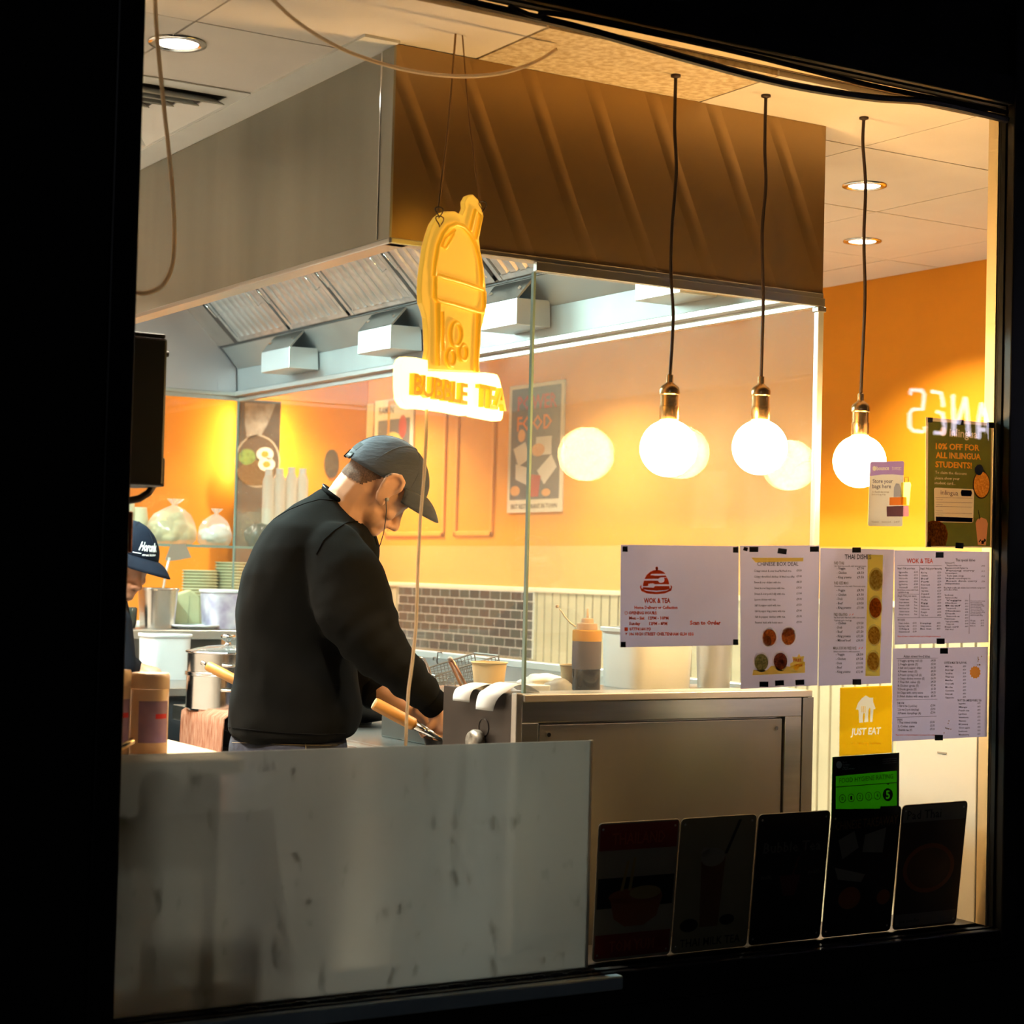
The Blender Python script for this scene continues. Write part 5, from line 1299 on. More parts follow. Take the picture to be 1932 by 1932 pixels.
COP = mat('copper_tongs', (.72, .42, .30), .3, .9)
p0, p1 = PX(849, 1243, Y=4.2), PX(879, 1302, Y=4.2)
for k in (-1, 1): MB().tube([p0, p0.lerp(p1, .1)+V((0, .010*k, 0)), p1+V((0, .014*k, 0))], .0042, 8).build('arm', COP, t, smooth=True)
MB().ell(p0, (.006, 0, 0), (0, .010, 0), (0, 0, .006), 10, 8).build('hinge', mat('pink_plastic', (.85, .62, .50), .4), t, smooth=True)
t = thing('ladle', PX(812, 1275, Y=4.32), 'steel ladle handle hooked up beside the near sleeve', 'ladle')
MB().tube([PX(x, y, Y=4.32) for x, y in ((784, 1243), (792, 1240), (800, 1244), (808, 1260), (816, 1285), (820, 1303))], .0032, 8).build('handle', CHROME, t, smooth=True)
MB().ell(PX(822, 1310, Y=4.32), (.025, 0, 0), (0, .025, 0), (0, 0, .010), 14, 8).build('scoop', CHROME, t, smooth=True)
c = PX(851, 1302, Y=4.20); s = mpx(dep(c)); t = thing('clear_cup', V((c.x, 4.20, tz)), 'small clear cup beside the tongs', 'cup')
MB().lathe([(.001, .001), (.009, .001), (.011, .038), (.0102, .038), (.0085, .003), (.001, .003)], (c.x, 4.20, tz), 20).build('wall', glass('cup_glass', (.93, .94, .95), haze=.08), t, smooth=True)
cr = MB()
c = PX(880, 1300, Y=4.22)
for i in range(150):
    p = V((c.x+random.gauss(0, .022), 4.22+random.gauss(0, .02), tz+abs(random.gauss(0, .007))))
    a_ = V((random.uniform(-1, 1), random.uniform(-1, 1), random.uniform(-.4, .6))).normalized()*random.uniform(.003, .006)
    cr.tube([p-a_, p+V((0, 0, .002)), p+a_], .0014, 4)
o = cr.build('crispy_noodles', mat('golden_crumb', (.80, .52, .20), .6)); tag(o, 'heap of golden crispy fried bits beside the kraft bowl', 'fried bits', kind='stuff')
# hooks on the splashback
t = thing('splash_hook', (2.93, 5.1, 1.19), 'small dark hook fixed to the steel splashback', 'hook')
hp = PX(832, 1237, X=2.934)
MB().tube([hp+V((.003, 0, .01)), hp+V((-.012, 0, .010)), hp+V((-.014, 0, -.02)), hp+V((-.008, 0, -.03))], .0028, 6).build('hook', DARKMETAL, t, smooth=True)
t = thing('splash_bolt', PX(823, 1243, X=2.934), 'small round bolt on the steel splashback', 'bolt')
hp = PX(823, 1243, X=2.937); MB().cone(hp, hp+V((-.01, 0, 0)), .008, .006, 12).build('head', CHROME, t)

# ---- woks
def wok(label, hb, ht, wood_l, C0, R, wr=.0155, tip=False, wf=.62):
    """hb = handle butt, ht = where the steel socket meets the pan"""
    t = thing('wok', C0, label, 'wok', 'carbon steel woks with wooden handles')
    j = hb.lerp(ht, wood_l); d = (ht-hb).normalized()
    MB().tube([hb, hb+d*.004, hb.lerp(j, .5), j-d*.004, j], [wr*.9, wr, wr*1.04, wr, wr*.94], 18).build('handle', WOOD, t, smooth=True)
    MB().cone(hb-d*.0015, hb+d*.001, wr*.86, None, 16).build('butt_end', mat('dark_butt' if tip else 'pale_wood_end', (.02, .015, .012) if tip else (.50, .52, .36), .6), t)
    if tip: MB().tube([hb-d*.022, hb-d*.002], .006, 10).build('hanging_tip', CHROME, t, smooth=True)
    MB().cone(j-d*.002, ht, wr*.80, .004, 18).build('socket', CHROME, t, smooth=True)
    MB().lathe([(R, .0), (R*.98, -.012), (R*.86, -.040), (R*.6, -.062), (R*.3, -.072), (.001, -.074), (.001, -.071), (R*.3, -.069), (R*.58, -.059), (R*.84, -.037), (R*.955, -.010), (R*.975, .0)], C0+V((0, 0, .076)), 36).build('pan', mat('seasoned_iron', (.012, .011, .010), .4, .7), t, smooth=True)
    MB().lathe([(R*.35, 0), (R*.37, .012), (R*.33, .012), (R*.31, 0)], C0, 28).build('ring_foot', DARKMETAL, t)
    return t
Cw = V((2.40, 4.05, RZ+.0))
hb = PX(706, 1327, d=4.47); ht = PX(842, 1400, d=4.50)
wp_ = V((ht.x+.105, 3.988, ht.z-.075))
st_ = thing('wok_stand', (wp_.x, wp_.y, 0), 'dark wok stand hidden behind the burner end unit', 'stand')
for k in range(4): MB().cone((wp_.x+.09*cos(pi/4+k*pi/2), wp_.y+.06*sin(pi/4+k*pi/2), 0), (wp_.x+.08*cos(pi/4+k*pi/2), wp_.y+.05*sin(pi/4+k*pi/2), wp_.z-.002), .012, None, 8).build('leg', DARKMETAL, st_)
MB().lathe([(.10, -.014), (.10, 0), (.03, 0), (.03, -.014)], (wp_.x, wp_.y, wp_.z-.001), 24).build('ring', DARKMETAL, st_)
wok('wok with a pale wooden handle in front of the cook', hb, ht, .55, wp_, .118)
hb = PX(392, 1256, d=5.30); ht = PX(480, 1302, d=5.25)
wok('wok with a black tipped wooden handle behind the cook', hb, ht, .62, V((2.53, 5.02, RZ+.0005)), .17, wr=.0145, tip=True)

# ---- steamer pot on the range
pc = PX(427, 1312, Y=5.62); s = mpx(dep(pc)); R = 76*s; C0 = V((pc.x, 5.62, RZ+.0005))
t = thing('steamer_pot', C0, 'two tier steel steamer pot with a glass lid behind the cook', 'pot')
z1 = 66*s; z2 = 108*s
MB().lathe([(.001, 0), (R*.96, 0), (R, .006), (R, z1), (R*.97, z1), (R*.97, .01)], C0, 40).build('lower_pan', CHROME, t, auto=True)
MB().lathe([(R*.985, z1+.002), (R*.985, z2), (R*.95, z2)], C0, 40).build('upper_tier', mat('mid_steel', (.60, .58, .55), .22, 1.), t, auto=True)
for zz in (z1, z1+.006, z2): MB().tube([C0+V((R*1.012*cos(2*pi*k/40), R*1.012*sin(2*pi*k/40), zz)) for k in range(40)], .0035, 8, True).build('rim', CHROME, t, smooth=True)
MB().lathe([(R*.98, z2+.002), (R*.8, z2+.010), (R*.5, z2+.018), (R*.12, z2+.022), (.001, z2+.022)], C0, 36).build('lid', glass('lid_glass', (.86, .9, .88), haze=.12, f0=.06), t, smooth=True)
kz = C0+V((0, 0, z2+.022)); MB().lathe([(.016, 0), (.010, .004), (.009, .012), (.020, .018), (.025, .026), (.021, .034), (.001, .038)], kz, 24).build('knob', CHROME, t, smooth=True)
for dz, sd in ((z1*.62, 0), (z2*.80, 0)):
    ang = math.atan2(EYE.y-C0.y, EYE.x-C0.x)+.10
    h0 = C0+V((R*cos(ang-.22), R*sin(ang-.22), dz)); h1 = C0+V((R*cos(ang+.22), R*sin(ang+.22), dz)); ov = V((cos(ang), sin(ang), 0))*.028
    MB().tube([h0, h0+ov, h0.lerp(h1, .5)+ov*1.25, h1+ov, h1], .005, 8).build('handle', CHROME, t, smooth=True)
# ---- towel over the range rail
tw = MB(); n = 36; m_ = 14
ya, yb2 = PX(349, 1340, X=2.262).y, PX(428, 1340, X=2.262).y
vs = []; fs = []
for i in range(n+1):
    y = ya+(yb2-ya)*i/n
    for j in range(m_+1):
        v_ = j/m_
        if v_ < .18: x, z = 2.262+.075*(1-v_/.18), RZ+.0075
        else: x, z = 2.262-.004-.006*v_, RZ+.006-(v_-.18)*.38
        x -= .0035*sin(i*1.9+j*.3)*(1 if v_ >= .18 else .0); z += (.0015*sin(i*1.9) if v_ < .18 else 0)
        vs.append(V((x, y+.010*sin(v_*3), z)))
for i in range(n):
    for j in range(m_): fs.append((i*(m_+1)+j, (i+1)*(m_+1)+j, (i+1)*(m_+1)+j+1, i*(m_+1)+j+1))
tw.add(vs, fs)
o = tw.build('towel', mat('rust_ribbed_towel', (.28, .09, .04), .95, c2=(.48, .24, .15), nscale=30, stretch=(1, 9, .6), bump=.5, bscale=120), smooth=True, solid=.005); tag(o, 'rust coloured ribbed towel hanging over the range edge left of the cook', 'towel')
# ---- side table with the white tub
sd = thing('side_table', (2.5, 6.3, 0), 'dark sided steel table beyond the range', 'table')
SZ = 1.128
MB().box(2.27, 2.90, 5.95, 6.64, SZ-.03, SZ).build('top', STEEL, sd, bevel=.003)
MB().box(2.29, 2.88, 5.97, 6.62, 0, SZ-.03).build('cabinet', mat('blue_black_panel', (.03, .035, .04), .4), sd)
MB().box(2.275, 2.289, 5.99, 6.6, .90, 1.06).build('drawer', STEEL_D, sd, bevel=.003)
MB().box(2.275, 2.289, 5.99, 6.6, .50, .86).build('drawer', STEEL_D, sd, bevel=.003)
tub(262, 356, 1196, 1281, 6.42, SZ+.0005, WPL, 'white plastic tub beside the steamer pot', taper=.95, grp='white plastic tubs')
# ---- far shelf things
FZ = 1.298
tub(258, 334, 1114, 1190, 6.80, FZ, mat('bain_marie_steel', (.66, .62, .58), .25, 1.), 'deep square steel food pan on the far shelf under the spatula', name='steel_pan', cat='pan', sq=4, taper=.86)
tub(377, 458, 1115, 1188, 6.80, FZ, mat('marbled_tub', (.80, .78, .84), .4, c2=(.45, .38, .55), nscale=14, translucent=.2), 'white lidded tub of purple mottled food on the far shelf', cat='tub', lid=WPL, taper=.88, grp='white plastic tubs')
c = PX(375, 1188, Y=6.71); o = MB().lathe([(.001, 0), (.075, 0), (.095, .010), (.098, .016), (.09, .014), (.07, .006), (.001, .005)], (c.x, 6.765, FZ), 32).build('white_plate', WPL, smooth=True); tag(o, 'shallow white plate on the far shelf in front of the green bag', 'plate')
# green paper bag
c = PX(352, 1188, Y=6.86); s = mpx(dep(c))
gb = thing('paper_bag', V((c.x, 6.885, FZ)), 'olive green folded paper bag on the far shelf between the pan and the tub', 'bag')
MB().prism([(-32*s, 0), (30*s, 0), (27*s, 58*s), (8*s, 72*s), (-22*s, 62*s)], lambda a, b: (c.x+a, 6.865, FZ+b), (0, .045, 0)).build('bag', KRAFTG, gb, bevel=.006)
MB().prism([(2*s, .0), (5*s, .0), (6*s, 60*s), (3*s, 60*s)], lambda a, b: (c.x+a, 6.8635, FZ+b), (0, .002, 0)).build('fold', mat('olive_fold', (.34, .34, .18), .8), gb)
# spatula leaning in the pan
t = thing('spatula', PX(303, 1180, Y=6.80), 'broad steel spatula standing in the steel food pan', 'spatula')
MB().tube([PX(x, y, Y=6.80) for x, y in ((303, 1170), (308, 1110), (314, 1075), (320, 1052))], .005, 8).build('handle', mat('pale_steel_handle', (.75, .76, .74), .3, .8), t, smooth=True)
MB().prism([(312, 1056), (322, 1028), (350, 1026), (361, 1052), (340, 1056), (318, 1059)], lambda a, b: PX(a, b, Y=6.80), (0, .002, 0)).build('blade', mat('spatula_grey', (.38, .38, .34), .4, .8), t)
# second pan: dark bottle beside the colleague
c = PX(240, 1190, Y=6.80); o = MB().lathe([(.001, 0), (.030, 0), (.034, .02), (.036, .075), (.030, .08), (.001, .08)], (c.x, 6.80, FZ), 24).build('dark_jar', mat('dark_glass_jar', (.03, .035, .03), .2), smooth=True); tag(o, 'dark jar on the far shelf next to the man in the navy cap', 'jar')
# ---- counter and glass shelf beyond the end screen
rc = thing('rear_counter', (2.8, 7.35, 0), 'pale counter beyond the end glass screen carrying stacked bowls', 'counter')
MB().box(2.25, 3.62, 7.08, 7.62, 1.26, 1.30).build('top', WHITEPAINT, rc, bevel=.003)
MB().box(2.28, 3.59, 7.11, 7.60, 0, 1.26).build('base', mat('peach_board', (.75, .50, .30), .6), rc)
ny = 7.24
proto = None
ORDN = ['first', 'second', 'third', 'fourth', 'fifth', 'sixth', 'seventh', 'eighth', 'ninth', 'tenth', 'eleventh', 'twelfth', 'thirteenth']
for cx_, top, nb_, r_, lab in ((377, 1076, 9, 33, 'shorter stack of olive paper bowls beyond the end screen, bowl %s'), (438, 1061, 12, 34, 'taller stack of olive paper bowls beyond the end screen, bowl %s')):
    c = PX(cx_, 1115, Y=ny); s = mpx(dep(c)); tz_ = PX(cx_, top, Y=ny).z; pitch = .0125
    nb = min(nb_, int((tz_-1.30-.05)/pitch)+1)
    for i in range(nb):
        zz = tz_-.055-(nb-1-i)*pitch
        lbl = ('olive paper bowl in the shorter stack beyond the end screen' if cx_ < 400 else 'olive paper bowl in the taller stack beyond the end screen')
        if i < nb-1: lbl = lbl.replace('bowl in', 'bowl %s from the top of' % ORDN[nb-1-i])
        else: lbl = lbl.replace('bowl in', 'bowl on top of')
        if proto is None:
            proto = bowl(V((c.x, ny, zz)), r_*s, .055, KRAFTG, lbl, grp='olive paper bowls stacked beyond the screen', n=24, rim_m=mat('pale_olive_rim', (.62, .60, .36), .8)); P0 = V((c.x, ny, zz))
        else: dup(proto, V((c.x, ny, zz))-P0, lbl)
        if i == 0: zb_ = zz
    o = MB().box(c.x-.07, c.x+.07, ny-.07, ny+.07, 1.3005, zb_-.0005).build('bowl_carton', mat('grey_carton', (.42, .40, .28), .7), bevel=.003); tag(o, 'carton under the %s bowl stack beyond the end screen' % ('shorter' if cx_ < 400 else 'taller'), 'carton')
gsY = 7.30
gz = PX(340, 1027, Y=7.22).z
gs = thing('glass_shelf', (2.85, gsY, 1.30), 'glass shelf on slim posts holding plastic bags and cups', 'shelf')
MB().box(2.45, 3.61, 7.20, 7.46, gz-.010, gz).build('board', glass('shelf_glass', (.72, .84, .78), haze=.10, hazec=(.4, .55, .48), f0=.05), gs)
MB().box(2.45, 3.61, 7.196, 7.1995, gz-.010, gz).build('front_edge', GEDGE, gs)
for x in (2.46, 3.59):
    for y in (7.22, 7.44): MB().cone((x, y, 1.30), (x, y, gz-.010), .006, None, 8).build('post', CHROME, gs)
# plastic bags
FILM = glass('bag_film', (.93, .94, .92), haze=.28, hazec=(.97, .97, .94), f0=.06, refl_rough=.12)
def bag(px, py, wpx, hpx, label, cc, lumps, seed, knot=(0, 0)):
    c = PX(px, py, Y=gsY); s = mpx(dep(c)); w_, h = wpx*s/2, hpx*s
    t = thing('plastic_bag', V((c.x, gsY, gz)), label, 'bag', 'tied plastic bags on the glass shelf')
    mb = MB(); rnd = random.Random(seed)
    for i in range(lumps):
        a_ = rnd.uniform(0, 2*pi); rr = w_*.58*math.sqrt(rnd.random()); lr = w_*rnd.uniform(.28, .42); zz = lr*.75+rnd.uniform(0, max(.001, h*.80-lr*1.3))*(1-rr/w_*.8)
        C_ = V((c.x+rr*cos(a_), gsY+rr*sin(a_)*.7, gz+max(zz, lr*.62+.002)))
        b_ = lump(C_, lr, lr*.8, lr*.72, seed+i, .35, 14, 9); mb.add(b_.v, b_.f)
    for i, p in enumerate(mb.v):
        if p.z < gz+.002: mb.v[i].z = gz+.002
    mb.build('contents', cc, t, smooth=True)
    rings = []
    for k, (rr, zz) in enumerate(((.80, .002), (.98, .10), (1.0, .28), (.92, .48), (.70, .66), (.40, .78), (.13, .85), (.10, .88), (.22, .94), (.30, 1.0))):
        ring = []
        for q in range(32):
            a_ = 2*pi*q/32; f_ = 1+.10*noise.noise(V((cos(a_)*2+seed, sin(a_)*2, zz*4)))+(.25*sin(a_*5+seed) if zz > .86 else .04*sin(a_*9+seed))
            ring.append(V((c.x+w_*rr*f_*cos(a_)+knot[0]*max(0, zz-.6)*s, gsY+w_*.72*rr*f_*sin(a_), gz+h*zz)))
        rings.append(ring)
    MB().loft(rings, caps=False).build('film', FILM, t, smooth=True)
bag(322, 1026, 96, 86, 'larger tied plastic bag of pale crackers on the glass shelf', mat('pale_crackers', (.90, .74, .40), .6, noise_amt=.1), 46, 5, (20, 0))
bag(404, 1027, 66, 70, 'smaller tied plastic bag with white contents on the glass shelf', mat('white_contents', (.92, .92, .90), .6), 22, 11, (10, 0))
for px_, tp_, lab in ((238, 948, 'left stack of upturned kraft cups at the shelf end'), (262, 957, 'right stack of upturned kraft cups at the shelf end')):
    for i in range(5):
        c = PX(px_, 1000, Y=7.36); s = mpx(dep(c)); r_ = 17*s; tz_ = PX(px_, tp_, Y=7.36).z; zz = tz_-.055-i*.0125
        C_ = V((c.x, 7.36, zz))
        m_ = MB().lathe([(r_, 0), (r_*.80, .055), (.001, .055), (.001, .053), (r_*.77, .053), (r_*.96, 0)], C_, 24)
        o = m_.build('paper_cup', mat('pale_kraft_cup', (.80, .70, .46), .7), auto=True)
        tag(o, lab.replace('stack of upturned kraft cups', 'stack, upturned kraft cup')+(', topmost' if i == 0 else ', %s from the top' % ('', 'second', 'third', 'fourth', 'fifth')[i]), 'cup', 'upturned kraft cups on the glass shelf')
c = PX(250, 1000, Y=7.36); o = MB().box(c.x-.07, c.x+.07, 7.31, 7.41, gz+.0005, tz_-.055-4*.0125-.001).build('cup_box', KRAFT, bevel=.003); tag(o, 'low kraft box under the upturned cups', 'box')
# dark bundle beside the banner, seen through the side screen
c = PX(492, 1010, Y=7.30); o = lump((c.x, 7.30, gz+.062*.62+.001), .075, .06, .062, 21, .3).build('dark_bag', mat('black_film_bag', (.05, .05, .05), .25), smooth=True); tag(o, 'dark shiny bag on the glass shelf below the noodle banner', 'bag')

# ---- by the window, lower left: table with cleaning tubs
wt2 = thing('window_table', (1.25, 3.42, 0), 'table inside the window behind the frosted sheet carrying cleaning tubs', 'table')
TZ2 = PX(290, 1420, Y=3.36).z
MB().box(.75, 1.40, 3.22, 3.62, TZ2-.03, TZ2).build('top', mat('cream_laminate', (.75, .58, .40), .5), wt2, bevel=.003)
MB().box(.78, 1.37, 3.26, 3.60, TZ2-.20, TZ2-.03).build('drawer_box', mat('brown_board', (.30, .16, .05), .7), wt2)
for x in (.80, 1.34):
    for y in (3.26, 3.57): MB().box(x, x+.03, y, y+.03, 0, TZ2-.20).build('leg', DARKMETAL, wt2)
CRT = mat('cream_tub_plastic', (.85, .66, .48), .4, translucent=.15); PUR = mat('purple_label', (.20, .12, .30), .5, c2=(.45, .30, .42), nscale=9)
def wipes(px0, px1, pyt, label, Y=3.36):
    c = PX((px0+px1)/2, 1412, Y=Y); s = mpx(dep(c)); r_ = (px1-px0)*s/2; h = PX((px0+px1)/2, pyt, Y=Y).z-TZ2
    C0 = V((c.x, Y, TZ2+.0005)); t = thing('cleaning_tub', C0, label, 'tub', 'cream cleaning tubs by the window')
    MB().lathe([(.001, 0), (r_*.98, 0), (r_, .004), (r_, h*.80), (r_*.985, h*.805)], C0, 36).build('body', CRT, t, auto=True)
    MB().lathe([(r_*1.03, h*.81), (r_*1.03, h*.96), (r_*.96, h), (r_*.45, h*.995), (.001, h*.985)], C0, 36).build('lid', CRT, t, auto=True)
    lb = MB(); vs = []; fs = []
    a0 = math.atan2(EYE.y-C0.y, EYE.x-C0.x)
    for k in range(17):
        a_ = a0-.55+1.75*k/16
        for z in (h*.14, h*.66): vs.append(C0+V((r_*1.006*cos(a_), r_*1.006*sin(a_), z)))
    for k in range(16): fs.append((2*k, 2*k+2, 2*k+3, 2*k+1))
    lb.add(vs, fs); l_ = lb.build('label', PUR, t, smooth=True)
    rb = MB(); vs = []; fs = []
    for k in range(7):
        a_ = a0+.35+.75*k/6
        for z in (h*.44, h*.50): vs.append(C0+V((r_*1.012*cos(a_), r_*1.012*sin(a_), z)))
    for k in range(6): fs.append((2*k, 2*k+2, 2*k+3, 2*k+1))
    rb.add(vs, fs).build('red_flash', mat('red_flash', (.75, .04, .05), .5), l_)
wipes(243, 315, 1270, 'cream cleaning tub with a purple label by the window')
wipes(176, 243, 1264, 'cream cleaning tub half hidden by the left window frame')
t = thing('steel_lever', PX(230, 1412, Y=3.25), 'short polished steel lever in front of the cleaning tubs', 'lever')
pp = [PX(x, y, Y=3.25) for x, y in ((200, 1424), (230, 1409), (252, 1397))]; pp[0].z = max(pp[0].z, TZ2+.006)
MB().tube(pp, .006, 10).build('bar', mat('brass_steel', (.75, .62, .42), .2, 1.), t, smooth=True)

# tall white bottles on the right end of the glass shelf, beyond the cook's back
MILK = mat('milky_plastic', (.85, .82, .74), .4, translucent=.4)
for i, (px_, tp_, od) in enumerate(((504, 886, 'first'), (525, 884, 'second'), (547, 882, 'third'), (568, 884, 'fourth'))):
    c = PX(px_, 1000, Y=7.33); s_ = mpx(dep(c)); r_ = 11*s_; h = PX(px_, tp_, Y=7.33).z-gz
    t = thing('milky_bottle', V((c.x, 7.33, gz)), 'tall milky bottle on the glass shelf, %s from the noodle banner' % od, 'bottle', 'milky bottles behind the cook')
    MB().lathe([(.001, .001), (r_, .001), (r_, h*.86), (r_*.62, h*.93), (r_*.55, h*.94)], (c.x, 7.33, gz), 20).build('body', MILK, t, auto=True)
    MB().lathe([(r_*.62, h*.93), (r_*.62, h), (.001, h)], (c.x, 7.33, gz), 16).build('cap', WPL, t, auto=True)

# ================================================================== PEOPLE
def head_shapes(mb, O, f, u, s, k, neck_to, neck_r=48):
    """head in a frame of f (face direction), u (crown), s (side); k = metres per unit"""
    Q = lambda a, b, c=0.: O+(f*a+u*b+s*c)*k
    E = lambda c, rf, ru, rs, nu=20, nv=14: mb.ell(Q(*c), f*rf*k, s*rs*k, u*ru*k, nu, nv)
    E((-12, 24), 70, 58, 55)                 # skull
    E((-30, 8), 52, 50, 52)
    E((20, -6), 38, 50, 48)                  # face block
    E((16, -44), 38, 38, 42)                 # jaw
    E((40, -70), 17, 15, 22)                 # chin
    E((44, -50), 14, 22, 26)                 # mouth mound
    E((51, -58), 7, 4.0, 15); E((50, -66), 7, 4.2, 13)   # lips
    E((46, 2), 14, 10, 36)                   # brow
    mb.chain([Q(52, -6), Q(60, -26), Q(67, -40)], [6*k, 7.5*k, 9.5*k])     # nose ridge
    for g in (-1, 1):
        E((60, -45, 8*g), 7, 6, 6)           # nostril wings
        E((44, -8, 21*g), 8, 7, 11)          # eye
        E((38, -28, 30*g), 14, 13, 12)       # cheek
        # ear: dish and rim
        E((3, 4, 60*g), 15, 31, 4.5)
        ring = [(14, -22), (3, -17), (-8, -2), (-13, 16), (-9, 30), (3, 37), (15, 33), (20, 20), (17, 8)]
        mb.chain([Q(a, b, (59+8*(b > 10))*g) for a, b in ring], [4.4*k]*len(ring), 8)
        E((13, -22, 57*g), 6, 8, 4)
    nb = Q(-34, -30)
    mb.chain([Q(-28, -22), nb.lerp(neck_to, .4), nb.lerp(neck_to, .75), neck_to], [50*k, neck_r*k, neck_r*1.04*k, neck_r*1.15*k])
    return Q

def cap_shapes(t, O, f, u, s, k, m, a=(88, 84, 66), tilt=.36, off=2, brim_len=56, brim_drop=20, strap=True, brim_m=None):
    """crown cut by a sloping edge, and a curved brim"""
    C0 = O+(f*-8+u*10)*k
    af, au, as_ = a
    edge = lambda ff, ss: off+tilt*ff            # height of the edge at f
    vs = []; fs = []; back = []; NU, NV = 48, 16
    for i in range(NV+1):
        for q in range(NU):
            ph = 2*pi*q/NU
            # lowest polar angle where the crown meets the edge
            lo_ = 0.; hi_ = pi*.85
            for _ in range(24):
                md = (lo_+hi_)/2; ff = af*sin(md)*cos(ph); uu = au*cos(md)
                if uu > edge(ff, 0)-12: lo_ = md
                else: hi_ = md
            th = lo_*(i/NV)
            wr = 1+.010*noise.noise(V((cos(ph)*3, sin(ph)*3, th*5)))+.006*sin(ph*9+th*7)*(i/NV)
            if strap and abs(abs(ph)-pi) < .42:      # opening above the strap at the back
                pass
            vs.append(C0+(f*(af*sin(th)*cos(ph))+s*(as_*sin(th)*sin(ph))+u*(au*cos(th)))*k*wr)
    for i in range(NV):
        for q in range(NU):
            ph = 2*pi*(q+.5)/NU
            if strap and abs(ph-pi) < .36 and NV*.70 < i < NV-2: back.append((i*NU+q, (i+1)*NU+q, (i+1)*NU+(q+1) % NU, i*NU+(q+1) % NU))
            fs.append((i*NU+q, (i+1)*NU+q, (i+1)*NU+(q+1) % NU, i*NU+(q+1) % NU))
    cr = MB().add(vs, fs).build('cap_crown', m, t, smooth=True, solid=.003)
    MB().ell(C0+u*(au+.5)*k, f*5*k, s*5*k, u*2.5*k, 12, 8).build('button', m, cr, smooth=True)
    if back: MB().add([p+(p-C0).normalized()*.0022 for p in vs], back).build('back_opening', mat('dark_cap_mesh', (.012, .014, .016), .8), cr, smooth=True)
    # panel seams
    for ph in (0, pi/3, 2*pi/3, pi, 4*pi/3, 5*pi/3):
        pts = []
        for i in range(1, 13):
            th = 1.38*i/12; ff = af*sin(th)*cos(ph)
            if au*cos(th) < edge(ff, 0)-8: break
            pts.append(C0+(f*ff+s*(as_*sin(th)*sin(ph))+u*(au*cos(th)))*k*1.012)
        if len(pts) > 2: MB().tube(pts, .0011, 5).build('seam', m, cr)
    # brim
    bm = brim_m or m; vs = []; fs = []; NB = 20; NR = 8
    for i in range(NR+1):
        r_ = i/NR
        for q in range(NB+1):
            x = -1+2*q/NB
            ph = x*1.18
            lo_ = 0.; hi_ = pi*.85
            for _ in range(24):
                md = (lo_+hi_)/2
                if au*cos(md) > edge(af*sin(md)*cos(ph), 0)-10: lo_ = md
                else: hi_ = md
            b0 = (af*sin(lo_)*cos(ph), as_*sin(lo_)*sin(ph), au*cos(lo_))
            ext = brim_len*math.sqrt(max(0, 1-(x)**2*.92))*1.0
            ff = b0[0]+ext*r_; ss = b0[1]*(1+.06*r_); uu = b0[2]-brim_drop*r_*r_-abs(x)**2*6*r_+(-tilt*0)
            vs.append(C0+(f*ff+s*ss+u*uu)*k)
    for i in range(NR):
        for q in range(NB): a0 = i*(NB+1)+q; fs.append((a0, a0+1, a0+NB+2, a0+NB+1))
    MB().add(vs, fs).build('brim', bm, t, smooth=True, solid=.004)
    if strap:
        pts = []
        for q in range(13):
            ph = pi-.42+.84*q/12
            lo_ = 0.; hi_ = pi*.85
            for _ in range(24):
                md = (lo_+hi_)/2
                if au*cos(md) > edge(af*sin(md)*cos(ph), 0)-8: lo_ = md
                else: hi_ = md
            pts.append(C0+(f*(af*sin(lo_)*cos(ph))+s*(as_*sin(lo_)*sin(ph))+u*(au*cos(lo_)))*k*1.015)
        vs = []; fs = []
        for p in pts: vs += [p-u*6*k, p+u*8*k]
        for i in range(12): fs.append((2*i, 2*i+2, 2*i+3, 2*i+1))
        MB().add(vs, fs).build('strap', mat('black_strap', (.015, .015, .015), .6), t, smooth=True, solid=.002)
        MB().obox(pts[8], (pts[9]-pts[7])*.5, u*9*k, (f*-1)*2.5*k).build('buckle', BLACKPL, t)
    return cr

def ring_pts(L, R, b, n=28, depth_dir=None, power=2.3, bulge=0.):
    c = (L+R)/2; a = (R-L)/2; out = []
    for k in range(n):
        t = 2*pi*k/n; ct, st = cos(t), sin(t)
        x = math.copysign(abs(ct)**(2/power), ct); y = math.copysign(abs(st)**(2/power), st)
        out.append(c+a*x+depth_dir*(b*y))
    return out

def fingers(mb, palm, along, across, normal, r, curl, lens, spread=.0205, n=10):
    """four fingers rooted in the palm end, each three bent segments"""
    for i in range(4):
        root = palm+along*.040+across*((i-1.5)*spread)
        p = root-along*.012; d = along.copy(); pts = [p]; rs = [r*1.05]
        for j, L in enumerate((.46, .30, .24)):
            ang = curl[i] if isinstance(curl, (list, tuple)) else curl
            a_ = ang*(.6 if j == 0 else 1.0)
            d = (d*cos(a_)+normal*sin(a_)).normalized()
            nn = normal-d*normal.dot(d)
            normal_l = nn.normalized() if nn.length > 1e-4 else normal
            p = p+d*lens[i]*L; pts.append(p); rs.append(r*(1-.10*(j+1)))
            normal = normal_l if j < 2 else normal
        mb.chain(pts, rs, n)

SD = -CF                                    # towards the viewer
# ------------------------------------------------------------------ the cook
KD = 4.80; KS = KD/F
def K(px, py, w_=0.): return PX(px, py, d=KD-w_)
root = K(545, 1405); root.z = 0
ck = thing('person', root, 'cook in a black sweatshirt and charcoal cap bending over the range', 'person')
HO = K(725, 918, .03); hf_ = (CR*.71-CU*.71).normalized(); hu_ = (CR*.71+CU*.71).normalized()
# face turned a little away
yw = radians(8); hf2 = (hf_*cos(yw)-SD*sin(yw)).normalized(); hs_ = (SD*cos(yw)+hf_*sin(yw)).normalized()
bd = MB()
Qh = head_shapes(bd, HO, hf2, hu_, hs_, KS, K(640, 985, .02))
